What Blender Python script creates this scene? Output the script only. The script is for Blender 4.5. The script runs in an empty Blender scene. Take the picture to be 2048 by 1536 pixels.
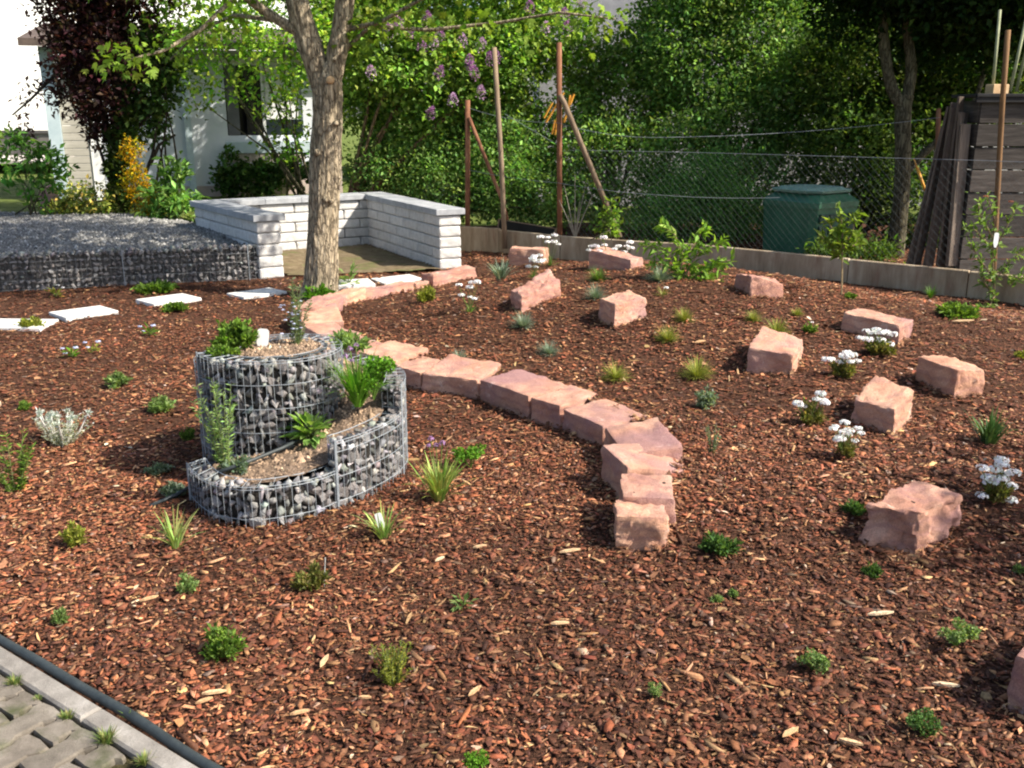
import bpy, bmesh, math, random
import numpy as np
from mathutils import Vector, Matrix, noise as mnoise

# ------------------------------------------------------------------ camera, world, sun, exposure
SC = bpy.context.scene
COL = SC.collection
FPX, PITCH, CAMH = 1900.0, math.radians(15.8), 1.85
cam_d = bpy.data.cameras.new('camera'); cam = bpy.data.objects.new('camera', cam_d); COL.objects.link(cam)
cam.location = (0, 0, CAMH); cam.rotation_euler = (math.radians(90) - PITCH, 0, 0)
cam_d.sensor_width = 36; cam_d.lens = 36 * FPX / 2048; cam_d.clip_start = 0.05; cam_d.clip_end = 900
SC.camera = cam
SUN_EL, SUN_DIR = math.radians(43), Vector((0.965, -0.26, 0)).normalized()
W = bpy.data.worlds.new('World'); SC.world = W; W.use_nodes = True
_n = W.node_tree.nodes; _l = W.node_tree.links
_sky = _n.new('ShaderNodeTexSky'); _sky.sky_type = 'NISHITA'; _sky.sun_disc = False
_sky.sun_elevation = SUN_EL; _sky.sun_rotation = math.atan2(SUN_DIR.x, SUN_DIR.y)
_sky.dust_density = 2.5; _sky.air_density = 1.0
_bg = _n['Background']; _bg.inputs['Strength'].default_value = 0.12
_l.new(_sky.outputs[0], _bg.inputs['Color'])
sun_d = bpy.data.lights.new('sun', 'SUN'); sun = bpy.data.objects.new('sun', sun_d); COL.objects.link(sun)
sun_d.energy = 5.0; sun_d.angle = math.radians(0.5); sun_d.color = (1.0, 0.92, 0.79)
_to = Vector((SUN_DIR.x * math.cos(SUN_EL), SUN_DIR.y * math.cos(SUN_EL), math.sin(SUN_EL)))
sun.rotation_euler = _to.to_track_quat('Z', 'Y').to_euler(); sun.location = (8, -5, 9)
SC.view_settings.view_transform = 'Standard'; SC.view_settings.look = 'None'
SC.view_settings.gamma = 1; SC.view_settings.use_curve_mapping = False
SC.view_settings.exposure = 0.88
SC.cycles.filter_width = 2.1; SC.cycles.max_bounces = 6; SC.cycles.transparent_max_bounces = 8

RNG = np.random.default_rng(11); random.seed(5)
R = math.radians

# ------------------------------------------------------------------ helpers
def vnoise(x, y, s=0):
    x = np.asarray(x, float); y = np.asarray(y, float)
    xi = np.floor(x).astype(np.int64); yi = np.floor(y).astype(np.int64); fx = x - xi; fy = y - yi
    fx = fx * fx * (3 - 2 * fx); fy = fy * fy * (3 - 2 * fy)
    def h(a, b):
        n = (a * 374761393 + b * 668265263 + s * 974634777) & 0x7fffffff
        n = ((n ^ (n >> 13)) * 1274126177) & 0x7fffffff
        return ((n ^ (n >> 16)) & 0xffff) / 65535.0
    return (h(xi, yi) * (1 - fx) + h(xi + 1, yi) * fx) * (1 - fy) + (h(xi, yi + 1) * (1 - fx) + h(xi + 1, yi + 1) * fx) * fy
def sstep(a, b, v):
    t = np.clip((v - a) / (b - a), 0, 1); return t * t * (3 - 2 * t)
def tag(o, label=None, cat=None, group=None, kind=None):
    if label: o['label'] = label
    if cat: o['category'] = cat
    if group: o['group'] = group
    if kind: o['kind'] = kind
    return o
def empty(name, loc, label, cat, group=None, rz=0):
    o = bpy.data.objects.new(name, None); o.empty_display_size = .1; COL.objects.link(o); o.location = loc; o.rotation_euler = (0, 0, rz)
    return tag(o, label, cat, group)
def link(name, me, parent=None, loc=None):
    o = bpy.data.objects.new(name, me); COL.objects.link(o)
    if parent is not None:
        o.parent = parent
    if loc is not None: o.location = loc
    return o
def local(o_parent, V):
    """world points -> the parent's own coordinates (parents are unrotated unless built locally)"""
    if o_parent is None: return V
    p = o_parent
    off = np.zeros(3)
    while p is not None:
        off += np.array(p.location); p = p.parent
    return np.asarray(V, float) - off
def npmesh(name, V, F, mat, parent=None, col=None, smooth=False, world=True):
    """V (n,3), F (m,k) all same k"""
    V = np.asarray(V, np.float32)
    if world and parent is not None: V = local(parent, V).astype(np.float32)
    F = np.asarray(F, np.int32); m, k = F.shape
    me = bpy.data.meshes.new(name)
    me.vertices.add(len(V)); me.vertices.foreach_set('co', V.ravel())
    me.loops.add(m * k); me.loops.foreach_set('vertex_index', F.ravel())
    me.polygons.add(m); me.polygons.foreach_set('loop_start', np.arange(0, m * k, k, dtype=np.int32))
    me.polygons.foreach_set('loop_total', np.full(m, k, np.int32))
    if smooth: me.polygons.foreach_set('use_smooth', np.ones(m, bool))
    if col is not None:
        a = me.color_attributes.new('col', 'FLOAT_COLOR', 'POINT')
        c = np.ones((len(V), 4), np.float32); c[:, :3] = col; a.data.foreach_set('color', c.ravel())
    me.update(); me.validate(); me.materials.append(mat)
    return link(name, me, parent)
class MB:
    """collects mixed faces, then links them as ONE mesh"""
    def __init__(s): s.v = []; s.f = []; s.c = []
    def add(s, V, F, col=(1, 1, 1)):
        b = len(s.v); s.v += [tuple(p) for p in V]; s.f += [tuple(i + b for i in f) for f in F]; s.c += [col] * len(V)
    def box(s, c, sz, rz=0, ax=None, col=(1, 1, 1), bev=0.0):
        """box centred at c; ax = (ux,uy,uz) unit axes"""
        if ax is None: ax = (Vector((math.cos(rz), math.sin(rz), 0)), Vector((-math.sin(rz), math.cos(rz), 0)), Vector((0, 0, 1)))
        c = Vector(c); V = []
        hx, hy, hz = sz[0] / 2, sz[1] / 2, sz[2] / 2
        if bev <= 0:
            for dz in (-1, 1):
                for dx, dy in ((-1, -1), (1, -1), (1, 1), (-1, 1)): V.append(c + ax[0] * dx * hx + ax[1] * dy * hy + ax[2] * dz * hz)
            s.add(V, [(3, 2, 1, 0), (4, 5, 6, 7), (0, 1, 5, 4), (1, 2, 6, 5), (2, 3, 7, 6), (3, 0, 4, 7)], col)
        else:
            b = bev; lev = [(-hz, b), (-hz + b, 0), (hz - b, 0), (hz, b)]
            for z, i in lev:
                for dx, dy in ((-1, -1), (1, -1), (1, 1), (-1, 1)): V.append(c + ax[0] * dx * (hx - i) + ax[1] * dy * (hy - i) + ax[2] * z)
            F = [(3, 2, 1, 0), (12, 13, 14, 15)]
            for L in range(3):
                for k in range(4): F.append((L * 4 + k, L * 4 + (k + 1) % 4, L * 4 + 4 + (k + 1) % 4, L * 4 + 4 + k))
            s.add(V, F, col)
    def tube(s, P, r, n=6, col=(1, 1, 1), caps=True):
        P = [Vector(p) for p in P]; rr = r if hasattr(r, '__len__') else [r] * len(P); V = []; prev = None
        for i, p in enumerate(P):
            t = (P[min(i + 1, len(P) - 1)] - P[max(i - 1, 0)]).normalized()
            a = prev if prev is not None else (Vector((0, 0, 1)) if abs(t.z) < .9 else Vector((1, 0, 0)))
            u = (a - t * a.dot(t)).normalized(); prev = u; w = t.cross(u)
            for k in range(n):
                q = 2 * math.pi * k / n; V.append(p + (u * math.cos(q) + w * math.sin(q)) * rr[i])
        F = [(i * n + k, i * n + (k + 1) % n, (i + 1) * n + (k + 1) % n, (i + 1) * n + k) for i in range(len(P) - 1) for k in range(n)]
        if caps: F += [tuple(range(n))[::-1], tuple((len(P) - 1) * n + k for k in range(n))]
        s.add(V, F, col)
    def build(s, name, mat, parent=None, smooth=False, world=True):
        V = np.array(s.v, float)
        if world and parent is not None: V = local(parent, V)
        me = bpy.data.meshes.new(name); me.from_pydata(V.tolist(), [], s.f)
        a = me.color_attributes.new('col', 'FLOAT_COLOR', 'POINT')
        c = np.ones((len(V), 4), np.float32); c[:, :3] = s.c; a.data.foreach_set('color', c.ravel())
        if smooth:
            for p in me.polygons: p.use_smooth = True
        me.materials.append(mat); me.update()
        return link(name, me, parent)

# ------------------------------------------------------------------ materials
def newmat(name):
    m = bpy.data.materials.new(name); m.use_nodes = True; nt = m.node_tree
    return m, nt, nt.nodes['Principled BSDF']
def N(nt, t, **kw):
    n = nt.nodes.new(t)
    for k, v in kw.items(): setattr(n, k, v)
    return n
def mapping(nt, scale=(1, 1, 1), world=False):
    tc = N(nt, 'ShaderNodeTexCoord'); mp = N(nt, 'ShaderNodeMapping'); mp.inputs['Scale'].default_value = scale
    if world:
        g = N(nt, 'ShaderNodeNewGeometry'); nt.links.new(g.outputs['Position'], mp.inputs[0])
    else: nt.links.new(tc.outputs['Object'], mp.inputs[0])
    return mp.outputs[0]
def noisen(nt, vec, scale, detail=6, rough=.6):
    n = N(nt, 'ShaderNodeTexNoise'); n.inputs['Scale'].default_value = scale; n.inputs['Detail'].default_value = detail
    n.inputs['Roughness'].default_value = rough
    if vec is not None: nt.links.new(vec, n.inputs['Vector'])
    return n.outputs['Fac']
def ramp(nt, fac, stops):
    r = N(nt, 'ShaderNodeValToRGB'); e = r.color_ramp.elements
    while len(e) < len(stops): e.new(.5)
    for i, (p, c) in enumerate(stops): e[i].position = p; e[i].color = (*c, 1) if len(c) == 3 else c
    nt.links.new(fac, r.inputs[0]); return r.outputs[0]
def mixc(nt, a, b, fac, mode='MIX'):
    m = N(nt, 'ShaderNodeMix', data_type='RGBA', blend_type=mode)
    for s, v in ((m.inputs[0], fac), (m.inputs[6], a), (m.inputs[7], b)):
        if isinstance(v, (int, float)): s.default_value = v
        elif isinstance(v, tuple): s.default_value = (*v, 1)
        else: nt.links.new(v, s)
    return m.outputs[2]
def bump(nt, bs, h, strength=.5, dist=.01):
    b = N(nt, 'ShaderNodeBump'); b.inputs['Strength'].default_value = strength; b.inputs['Distance'].default_value = dist
    nt.links.new(h, b.inputs['Height']); nt.links.new(b.outputs[0], bs.inputs['Normal'])
def m_attr(name, rough=.6, spec=.3, trans=0.0, nscale=60, namt=.25, bmp=0.0, tcol=(1.3, 1.25, .45)):
    m, nt, bs = newmat(name)
    a = N(nt, 'ShaderNodeAttribute', attribute_name='col')
    vec = mapping(nt, world=True)
    n = noisen(nt, vec, nscale, 4)
    c = mixc(nt, a.outputs['Color'], ramp(nt, n, [(.25, (1 - namt * 1.6,) * 3), (.75, (1 + namt,) * 3)]), 1.0, 'MULTIPLY')
    nt.links.new(c, bs.inputs['Base Color']); bs.inputs['Roughness'].default_value = rough
    bs.inputs['Specular IOR Level'].default_value = spec
    if bmp: bump(nt, bs, n, .6, bmp)
    if trans:
        tr = N(nt, 'ShaderNodeBsdfTranslucent'); mx = N(nt, 'ShaderNodeMixShader'); mx.inputs[0].default_value = trans
        c2 = mixc(nt, c, tcol, 1.0, 'MULTIPLY')
        nt.links.new(c2, tr.inputs[0]); nt.links.new(bs.outputs[0], mx.inputs[1]); nt.links.new(tr.outputs[0], mx.inputs[2])
        nt.links.new(mx.outputs[0], nt.nodes['Material Output'].inputs[0])
    return m
def m_noise(name, stops, scale=8, rough=.85, spec=.3, bscale=60, bstr=.5, bdist=.004, stretch=(1, 1, 1), world=False, metallic=0, stain=None, objvar=0.0):
    m, nt, bs = newmat(name); vec = mapping(nt, stretch, world)
    n = noisen(nt, vec, scale, 8, .65); c = ramp(nt, n, stops)
    if stain:
        sv = mapping(nt, stain[3], world); sn = noisen(nt, sv, stain[1], 6, .6)
        c = mixc(nt, c, stain[0], ramp(nt, sn, [(stain[2], (0,) * 3), (stain[2] + .2, (1,) * 3)]))
    if objvar:
        oi = N(nt, 'ShaderNodeObjectInfo')
        c = mixc(nt, c, ramp(nt, oi.outputs['Random'], [(0, (1 - objvar,) * 3), (.5, (1, 1 - objvar * .15, 1 - objvar * .2)), (1, (1 + objvar * .8,) * 3)]), 1.0, 'MULTIPLY')
    nt.links.new(c, bs.inputs['Base Color']); bs.inputs['Roughness'].default_value = rough
    bs.inputs['Specular IOR Level'].default_value = spec; bs.inputs['Metallic'].default_value = metallic
    if bstr: bump(nt, bs, noisen(nt, vec, bscale, 6, .7), bstr, bdist)
    return m
LEAF = m_attr('leaf', .6, .16, .45, 40, .14, tcol=(1.15, 1.2, .5))
BLADE = m_attr('blade', .5, .3, .25, 60, .12, tcol=(1.1, 1.1, .6))
PETAL = m_attr('petal', .7, .2, .25, 80, .04, tcol=(1, 1, 1))
CHIP = m_attr('bark_chip', .75, .25, 0, 140, .32, .0015)
WOODA = m_attr('weathered_wood_attr', .85, .2, 0, 30, .3, .002)
STEM = m_attr('stem', .8, .2, 0, 40, .3, .002)
SOILBED = m_noise('mulch_soil', [(.3, (.04, .021, .014)), (.55, (.095, .046, .029)), (.75, (.18, .085, .05))], 38, .95, .1, 90, 1.0, .02, world=True)
SOIL = m_noise('potting_soil', [(.3, (.09, .062, .045)), (.5, (.22, .155, .11)), (.68, (.42, .31, .23))], 70, .95, .1, 120, 1.0, .012, world=True)
LAWN = m_noise('lawn_grass', [(.3, (.07, .10, .022)), (.6, (.15, .19, .045)), (.8, (.28, .28, .11))], 3, .95, .1, 60, 1.0, .03, world=True)
def m_sandstone():
    m, nt, bs = newmat('red_sandstone'); vec = mapping(nt)
    oi = N(nt, 'ShaderNodeObjectInfo')
    ad = N(nt, 'ShaderNodeVectorMath', operation='ADD'); sc = N(nt, 'ShaderNodeVectorMath', operation='SCALE')
    cb = N(nt, 'ShaderNodeCombineXYZ')
    for i in range(3): nt.links.new(oi.outputs['Random'], cb.inputs[i])
    nt.links.new(cb.outputs[0], sc.inputs[0]); sc.inputs['Scale'].default_value = 37
    nt.links.new(vec, ad.inputs[0]); nt.links.new(sc.outputs[0], ad.inputs[1]); v = ad.outputs[0]
    base = ramp(nt, noisen(nt, v, 5, 6, .6), [(.28, (.47, .245, .18)), (.5, (.61, .36, .265)), (.72, (.73, .50, .38))])
    wv = N(nt, 'ShaderNodeTexWave', wave_type='BANDS', bands_direction='Z'); wv.inputs['Scale'].default_value = 5; wv.inputs['Distortion'].default_value = 9
    wv.inputs['Detail'].default_value = 3; wv.inputs['Detail Scale'].default_value = 1.2; nt.links.new(v, wv.inputs['Vector'])
    c = mixc(nt, base, (.42, .24, .22), ramp(nt, wv.outputs['Fac'], [(.6, (0,) * 3), (.95, (.5,) * 3)]))
    pn = noisen(nt, v, 2.3, 4, .55)
    c = mixc(nt, c, (.40, .24, .25), ramp(nt, pn, [(.52, (0,) * 3), (.68, (.85,) * 3)]))
    sp = noisen(nt, v, 160, 3, .7)
    c = mixc(nt, c, ramp(nt, sp, [(.3, (.75, .72, .7)), (.7, (1.15, 1.12, 1.1))]), 1.0, 'MULTIPLY')
    pale = noisen(nt, v, 9, 5, .7)
    c = mixc(nt, c, ramp(nt, oi.outputs['Random'], [(0, (.86, .80, .84)), (.5, (1.0, .98, .96)), (1, (1.10, 1.06, .98))]), 1.0, 'MULTIPLY')
    c = mixc(nt, c, (.80, .66, .56), ramp(nt, pale, [(.62, (0,) * 3), (.74, (.75,) * 3)]))
    nt.links.new(c, bs.inputs['Base Color']); bs.inputs['Roughness'].default_value = .9; bs.inputs['Specular IOR Level'].default_value = .2
    bump(nt, bs, noisen(nt, v, 55, 8, .8), 1.0, .016)
    return m
SAND = m_sandstone()
BASALT = m_noise('basalt_rubble', [(.3, (.115, .115, .12)), (.5, (.22, .215, .215)), (.72, (.38, .36, .345))], 9, .9, .2, 60, .8, .006, objvar=.5)
BASALT_A = m_attr('basalt_rubble_joined', .9, .2, 0, 30, .35, .005)
CORE = m_noise('rubble_core', [(.3, (.02, .019, .018)), (.7, (.06, .055, .05))], 25, .95, .1, 60, 1, .02)
GALV = m_noise('galvanised_wire', [(.3, (.20, .23, .26)), (.7, (.35, .38, .41))], 30, .6, .4, 60, .1, .001, metallic=.25)
GALVD = m_noise('dull_wire', [(.3, (.16, .165, .17)), (.7, (.30, .31, .32))], 30, .5, .4, 60, 0)
BLOCK = m_noise('split_concrete_block', [(.3, (.50, .49, .48)), (.55, (.64, .635, .62)), (.75, (.74, .735, .72))], 14, .92, .2, 70, 1.0, .012, objvar=.07)
CAP = m_noise('cap_slab_concrete', [(.3, (.26, .275, .30)), (.55, (.35, .365, .39)), (.75, (.47, .48, .50))], 9, .85, .25, 90, .4, .003, objvar=.08)
SLABM = m_noise('pale_stepping_slab', [(.3, (.56, .55, .53)), (.6, (.70, .69, .67)), (.8, (.80, .79, .77))], 11, .8, .25, 80, .4, .003)
CONC = m_noise('stained_concrete', [(.28, (.21, .15, .095)), (.5, (.37, .29, .20)), (.72, (.54, .46, .34))], 2.2, .92, .2, 50, .6, .006, stretch=(3, 3, .7), stain=((.26, .15, .10), 3.5, .56, (2.5, 2.5, .5)), world=True)
KERB = m_noise('worn_kerb_concrete', [(.3, (.16, .145, .13)), (.55, (.27, .25, .225)), (.75, (.38, .355, .33))], 9, .92, .2, 110, .8, .005, world=True, stain=((.10, .10, .05), 5, .6, (1, 1, 1)))
PAVER = m_noise('worn_paver', [(.3, (.11, .095, .078)), (.55, (.20, .175, .145)), (.78, (.31, .28, .24))], 11, .92, .2, 120, .8, .004, world=True, stain=((.06, .07, .028), 7, .50, (1, 1, 1)), objvar=.12)
GRAVEL = m_noise('grey_gravel_base', [(.3, (.10, .10, .095)), (.55, (.20, .195, .185)), (.75, (.36, .345, .33))], 60, .95, .2, 90, 1, .02, world=True)
RUBBER = m_noise('black_rubber_hose', [(.3, (.018, .024, .026)), (.7, (.045, .055, .058))], 20, .55, .4, 90, .2, .001)
RUST = m_noise('rusty_steel', [(.3, (.10, .042, .025)), (.55, (.22, .095, .05)), (.75, (.36, .20, .12))], 12, .85, .3, 60, .5, .002, stretch=(1, 1, .3))
GREYPOST = m_noise('weathered_post', [(.3, (.14, .10, .07)), (.6, (.26, .19, .13)), (.8, (.36, .30, .2))], 10, .85, .2, 40, .6, .004, stretch=(1, 1, .2))
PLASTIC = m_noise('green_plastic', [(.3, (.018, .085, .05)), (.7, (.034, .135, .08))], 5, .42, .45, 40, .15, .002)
PLASTDK = m_noise('dark_green_plastic', [(.3, (.005, .034, .024)), (.7, (.008, .05, .035))], 5, .5, .4, 40, .15, .002)
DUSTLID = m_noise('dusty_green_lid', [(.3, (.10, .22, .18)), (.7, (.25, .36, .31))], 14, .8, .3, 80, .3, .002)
WHITEP = m_noise('white_plastic', [(.3, (.78, .78, .77)), (.7, (.86, .86, .85))], 6, .45, .4, 60, 0)
PLASTER = m_noise('white_shed_plaster', [(.3, (.58, .63, .69)), (.6, (.71, .74, .79)), (.8, (.78, .80, .84))], 2.0, .9, .2, 80, .4, .003, world=True)
HOUSEW = m_noise('white_house_render', [(.3, (.80, .80, .79)), (.7, (.84, .84, .83))], 1.0, .9, .2, 60, .2, .004, world=True)
GREYW = m_noise('grey_house_render', [(.3, (.33, .325, .35)), (.6, (.44, .43, .46)), (.8, (.52, .51, .54))], 3.0, .95, .2, 50, 1.0, .02, world=True)
BLUEP = m_noise('pale_blue_paint', [(.3, (.42, .53, .58)), (.7, (.56, .66, .70))], 5, .7, .3, 50, .2, .002)
SIDING = m_noise('beige_siding', [(.3, (.36, .34, .29)), (.7, (.50, .47, .41))], 6, .8, .2, 50, .3, .002, stretch=(.4, 1, 3))
ROOFM = m_noise('dark_roofing_felt', [(.3, (.07, .055, .05)), (.7, (.16, .12, .10))], 5, .9, .2, 60, .5, .005)
PINKP = m_noise('pinkish_plinth', [(.3, (.42, .33, .31)), (.7, (.60, .51, .48))], 4, .9, .2, 60, .5, .005)
DARKGL, _nt, _bs = newmat('dark_window'); _bs.inputs['Base Color'].default_value = (.012, .012, .016, 1); _bs.inputs['Roughness'].default_value = .12
SHEDWOOD = m_noise('grey_board', [(.3, (.045, .038, .034)), (.55, (.10, .087, .078)), (.75, (.17, .15, .135))], 6, .9, .2, 40, .7, .006, stretch=(.5, .5, 5), objvar=.3)
LEANWOOD = m_noise('leaning_board', [(.3, (.07, .055, .045)), (.6, (.17, .135, .11)), (.8, (.30, .24, .19))], 6, .9, .2, 40, .7, .006, stretch=(5, 5, .5), objvar=.35)
ORANGE = m_noise('orange_paint', [(.3, (.60, .24, .03)), (.7, (.80, .42, .06))], 7, .55, .4, 50, .2, .001)
PAVING_FAR = m_noise('pale_far_paving', [(.3, (.50, .45, .40)), (.7, (.66, .60, .55))], 3, .9, .2, 40, .3, .003, world=True)
def m_trunk(name, a, b, c, sc=1.0):
    m, nt, bs = newmat(name); vec = mapping(nt, (10 * sc, 10 * sc, 1.1 * sc))
    n = noisen(nt, vec, 3, 8, .7); n2 = noisen(nt, mapping(nt, (1, 1, .6)), 2.0, 4)
    col = mixc(nt, ramp(nt, n, [(.32, a), (.5, b), (.7, c)]), (.10, .11, .06), ramp(nt, n2, [(.55, (0,) * 3), (.8, (.45,) * 3)]))
    nt.links.new(col, bs.inputs['Base Color']); bs.inputs['Roughness'].default_value = .92; bs.inputs['Specular IOR Level'].default_value = .15
    vo = N(nt, 'ShaderNodeTexVoronoi', feature='DISTANCE_TO_EDGE'); vo.inputs['Scale'].default_value = 1.0
    wv = mapping(nt, (26 * sc, 26 * sc, 6.5 * sc)); dn = N(nt, 'ShaderNodeTexNoise'); dn.inputs['Scale'].default_value = 1.3; dn.inputs['Detail'].default_value = 5; nt.links.new(wv, dn.inputs['Vector'])
    av = N(nt, 'ShaderNodeVectorMath', operation='ADD'); sv = N(nt, 'ShaderNodeVectorMath', operation='SCALE'); sv.inputs['Scale'].default_value = 1.6
    nt.links.new(dn.outputs['Color'], sv.inputs[0]); nt.links.new(wv, av.inputs[0]); nt.links.new(sv.outputs[0], av.inputs[1]); nt.links.new(av.outputs[0], vo.inputs['Vector'])
    crack = ramp(nt, vo.outputs['Distance'], [(.0, (.38,) * 3), (.16, (1,) * 3)])
    nt.links.new(mixc(nt, col, crack, 1.0, 'MULTIPLY'), bs.inputs['Base Color'])
    hm_ = N(nt, 'ShaderNodeMath', operation='MULTIPLY_ADD'); nt.links.new(crack, hm_.inputs[0]); hm_.inputs[1].default_value = .8; nt.links.new(n, hm_.inputs[2])
    bump(nt, bs, hm_.outputs[0], 1.0, .022); return m
BARK = m_trunk('furrowed_bark', (.16, .12, .085), (.44, .36, .25), (.62, .53, .40))
BARKD = m_trunk('dark_bark', (.03, .022, .018), (.075, .055, .045), (.13, .10, .08))
BARKG = m_trunk('green_grey_bark', (.06, .05, .035), (.14, .125, .08), (.24, .21, .14))
CUTW = m_noise('cut_wood', [(.3, (.40, .25, .13)), (.7, (.62, .45, .27))], 14, .85, .2, 60, .4, .003)

# ------------------------------------------------------------------ terrain
def ray(px, py):
    F = np.array([0, math.cos(PITCH), -math.sin(PITCH)]); U = np.array([0, math.sin(PITCH), math.cos(PITCH)])
    return F + np.array([1, 0, 0]) * (px - 1024) / FPX - U * (py - 768) / FPX
def flat(px, py, z=0.0):
    d = ray(px, py); t = (z - CAMH) / d[2]; return np.array([0, 0, CAMH]) + d * t
def at_y(px, py, Y):
    """the point seen there on the upright plane Y metres away"""
    d = ray(px, py); return np.array([0, 0, CAMH]) + d * (Y / d[1])
ROWPX = [(945, 562), (860, 574), (770, 590), (690, 604), (628, 624), (592, 655), (615, 700), (700, 735), (745, 745), (795, 768), (842, 782), (957, 800), (1057, 842), (1120, 856), (1207, 902), (1240, 990), (1225, 1098)]
ROW = np.array([flat(*p)[:2] for p in ROWPX])
POLY = np.vstack([ROW, [[.9, 3.2], [5, 1.5], [12, 1.5], [12, 17], [1, 17], [-.55, 13.2]]])
def inpoly(x, y, P):
    c = np.zeros(np.shape(x), bool); n = len(P)
    for i in range(n):
        x1, y1 = P[i]; x2, y2 = P[(i + 1) % n]
        if y1 == y2: continue
        cond = ((y1 > y) != (y2 > y)) & (x < (x2 - x1) * (y - y1) / (y2 - y1) + x1); c ^= cond
    return c
def dpoly(x, y, P):
    d = np.full(np.shape(x), 1e9)
    for i in range(len(P) - 1):
        ax, ay = P[i]; bx, by = P[i + 1]; vx, vy = bx - ax, by - ay
        t = np.clip(((x - ax) * vx + (y - ay) * vy) / (vx * vx + vy * vy), 0, 1)
        d = np.minimum(d, np.hypot(x - ax - t * vx, y - ay - t * vy))
    return d
GX0, GX1, GY0, GY1, GS = -9.0, 9.0, 0.2, 16.6, 0.05
gx = np.arange(GX0, GX1 + GS / 2, GS); gy = np.arange(GY0, GY1 + GS / 2, GS); MX, MY = np.meshgrid(gx, gy)
def height(x, y):
    ins = inpoly(x, y, POLY); d = dpoly(x, y, ROW)
    h = .115 * sstep(.06, .24, d) * ins * sstep(3.5, 4.6, y) * (1 - .55 * sstep(7.2, 9.2, y))
    h = h + .35 * np.exp(-((x - 1.5) ** 2 / (2 * 1.9 ** 2) + (y - 9.0) ** 2 / (2 * 1.9 ** 2))) * np.where(ins, .08 + .92 * sstep(0, 1.7, d), np.exp(-(d / .25) ** 2) * .08)
    w = ((x + .74) * -.62 + (y - 13.55) * -.78)                    # falls away towards the concrete edging
    h = h * (.25 + .75 * sstep(0, 1.4, np.abs(w)))
    h = h + .030 * (vnoise(x * 1.7, y * 1.7, 1) - .5) + .018 * (vnoise(x * 5, y * 5, 2) - .5) + .012 * (vnoise(x * 14, y * 14, 3) - .5)
    return h
HT = height(MX, MY)
def hz(x, y):
    x = np.asarray(x, float); y = np.asarray(y, float)
    u = np.clip((x - GX0) / GS, 0, len(gx) - 1.001); v = np.clip((y - GY0) / GS, 0, len(gy) - 1.001)
    i = u.astype(int); j = v.astype(int); fu = u - i; fv = v - j
    return (HT[j, i] * (1 - fu) + HT[j, i + 1] * fu) * (1 - fv) + (HT[j + 1, i] * (1 - fu) + HT[j + 1, i + 1] * fu) * fv
def at(px, py):
    d = ray(px, py); t = 1.0
    for _ in range(2400):
        p = np.array([0, 0, CAMH]) + d * t
        if p[2] <= float(hz(p[0], p[1])): break
        t += .01
    return p
def scl(p): return (p[1] * math.cos(PITCH) + (CAMH - p[2]) * math.sin(PITCH)) / FPX   # metres per photo pixel there

# plan polygons
GAB_A, GAB_B = flat(521, 560)[:2], flat(-260, 598)[:2]          # foot of the long gabion
_gd = (GAB_B - GAB_A) / np.linalg.norm(GAB_B - GAB_A); _gn = np.array([-_gd[1], _gd[0]]);
if _gn[1] < 0: _gn = -_gn
UR = np.array([.82, .57]); UR = UR / np.linalg.norm(UR); UB = np.array([-UR[1], UR[0]])
WFL = flat(521, 560)[:2] + np.array([.0, 0.0]); WLEN_R, WLEN_B, WTH, FWD = 2.38, 2.35, .30, .62
GRAVPOLY = np.array([GAB_A + _gn * .03, GAB_B + _gn * .03, [-11, 10.0], [-11, 15.2], [-5.2, 14.4], WFL + UB * WLEN_B])
KA, KB = flat(-330, 1090)[:2], flat(420, 1549)[:2]              # line of the hose
_kd = (KB - KA) / np.linalg.norm(KB - KA); _kn = np.array([_kd[1], -_kd[0]])
if _kn[0] > 0: _kn = -_kn                                       # towards the pavers
KA = KA - _kd * .8; KB = KB + _kd * 1.6
ky = lambda x, y: (x - KA[0]) * _kn[0] + (y - KA[1]) * _kn[1]   # >0 on the paver side

me = bpy.data.meshes.new('garden_ground')
ny, nx = MX.shape
Z = HT.copy(); Z[ky(MX, MY) > -.03] = -.05
V = np.stack([MX, MY, Z], -1).reshape(-1, 3); idx = np.arange(nx * ny).reshape(ny, nx)
F = np.stack([idx[:-1, :-1], idx[:-1, 1:], idx[1:, 1:], idx[1:, :-1]], -1).reshape(-1, 4)
tag(npmesh('garden_ground', V, F, SOILBED, smooth=True), 'dark mulched soil of the garden bed', kind='structure')
b = MB(); b.add([(-400, -60, -.10), (400, -60, -.10), (400, 700, -.10), (-400, 700, -.10)], [(0, 1, 2, 3)])
tag(b.build('ground', LAWN), 'grassy ground reaching to the horizon', kind='structure')

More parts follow.
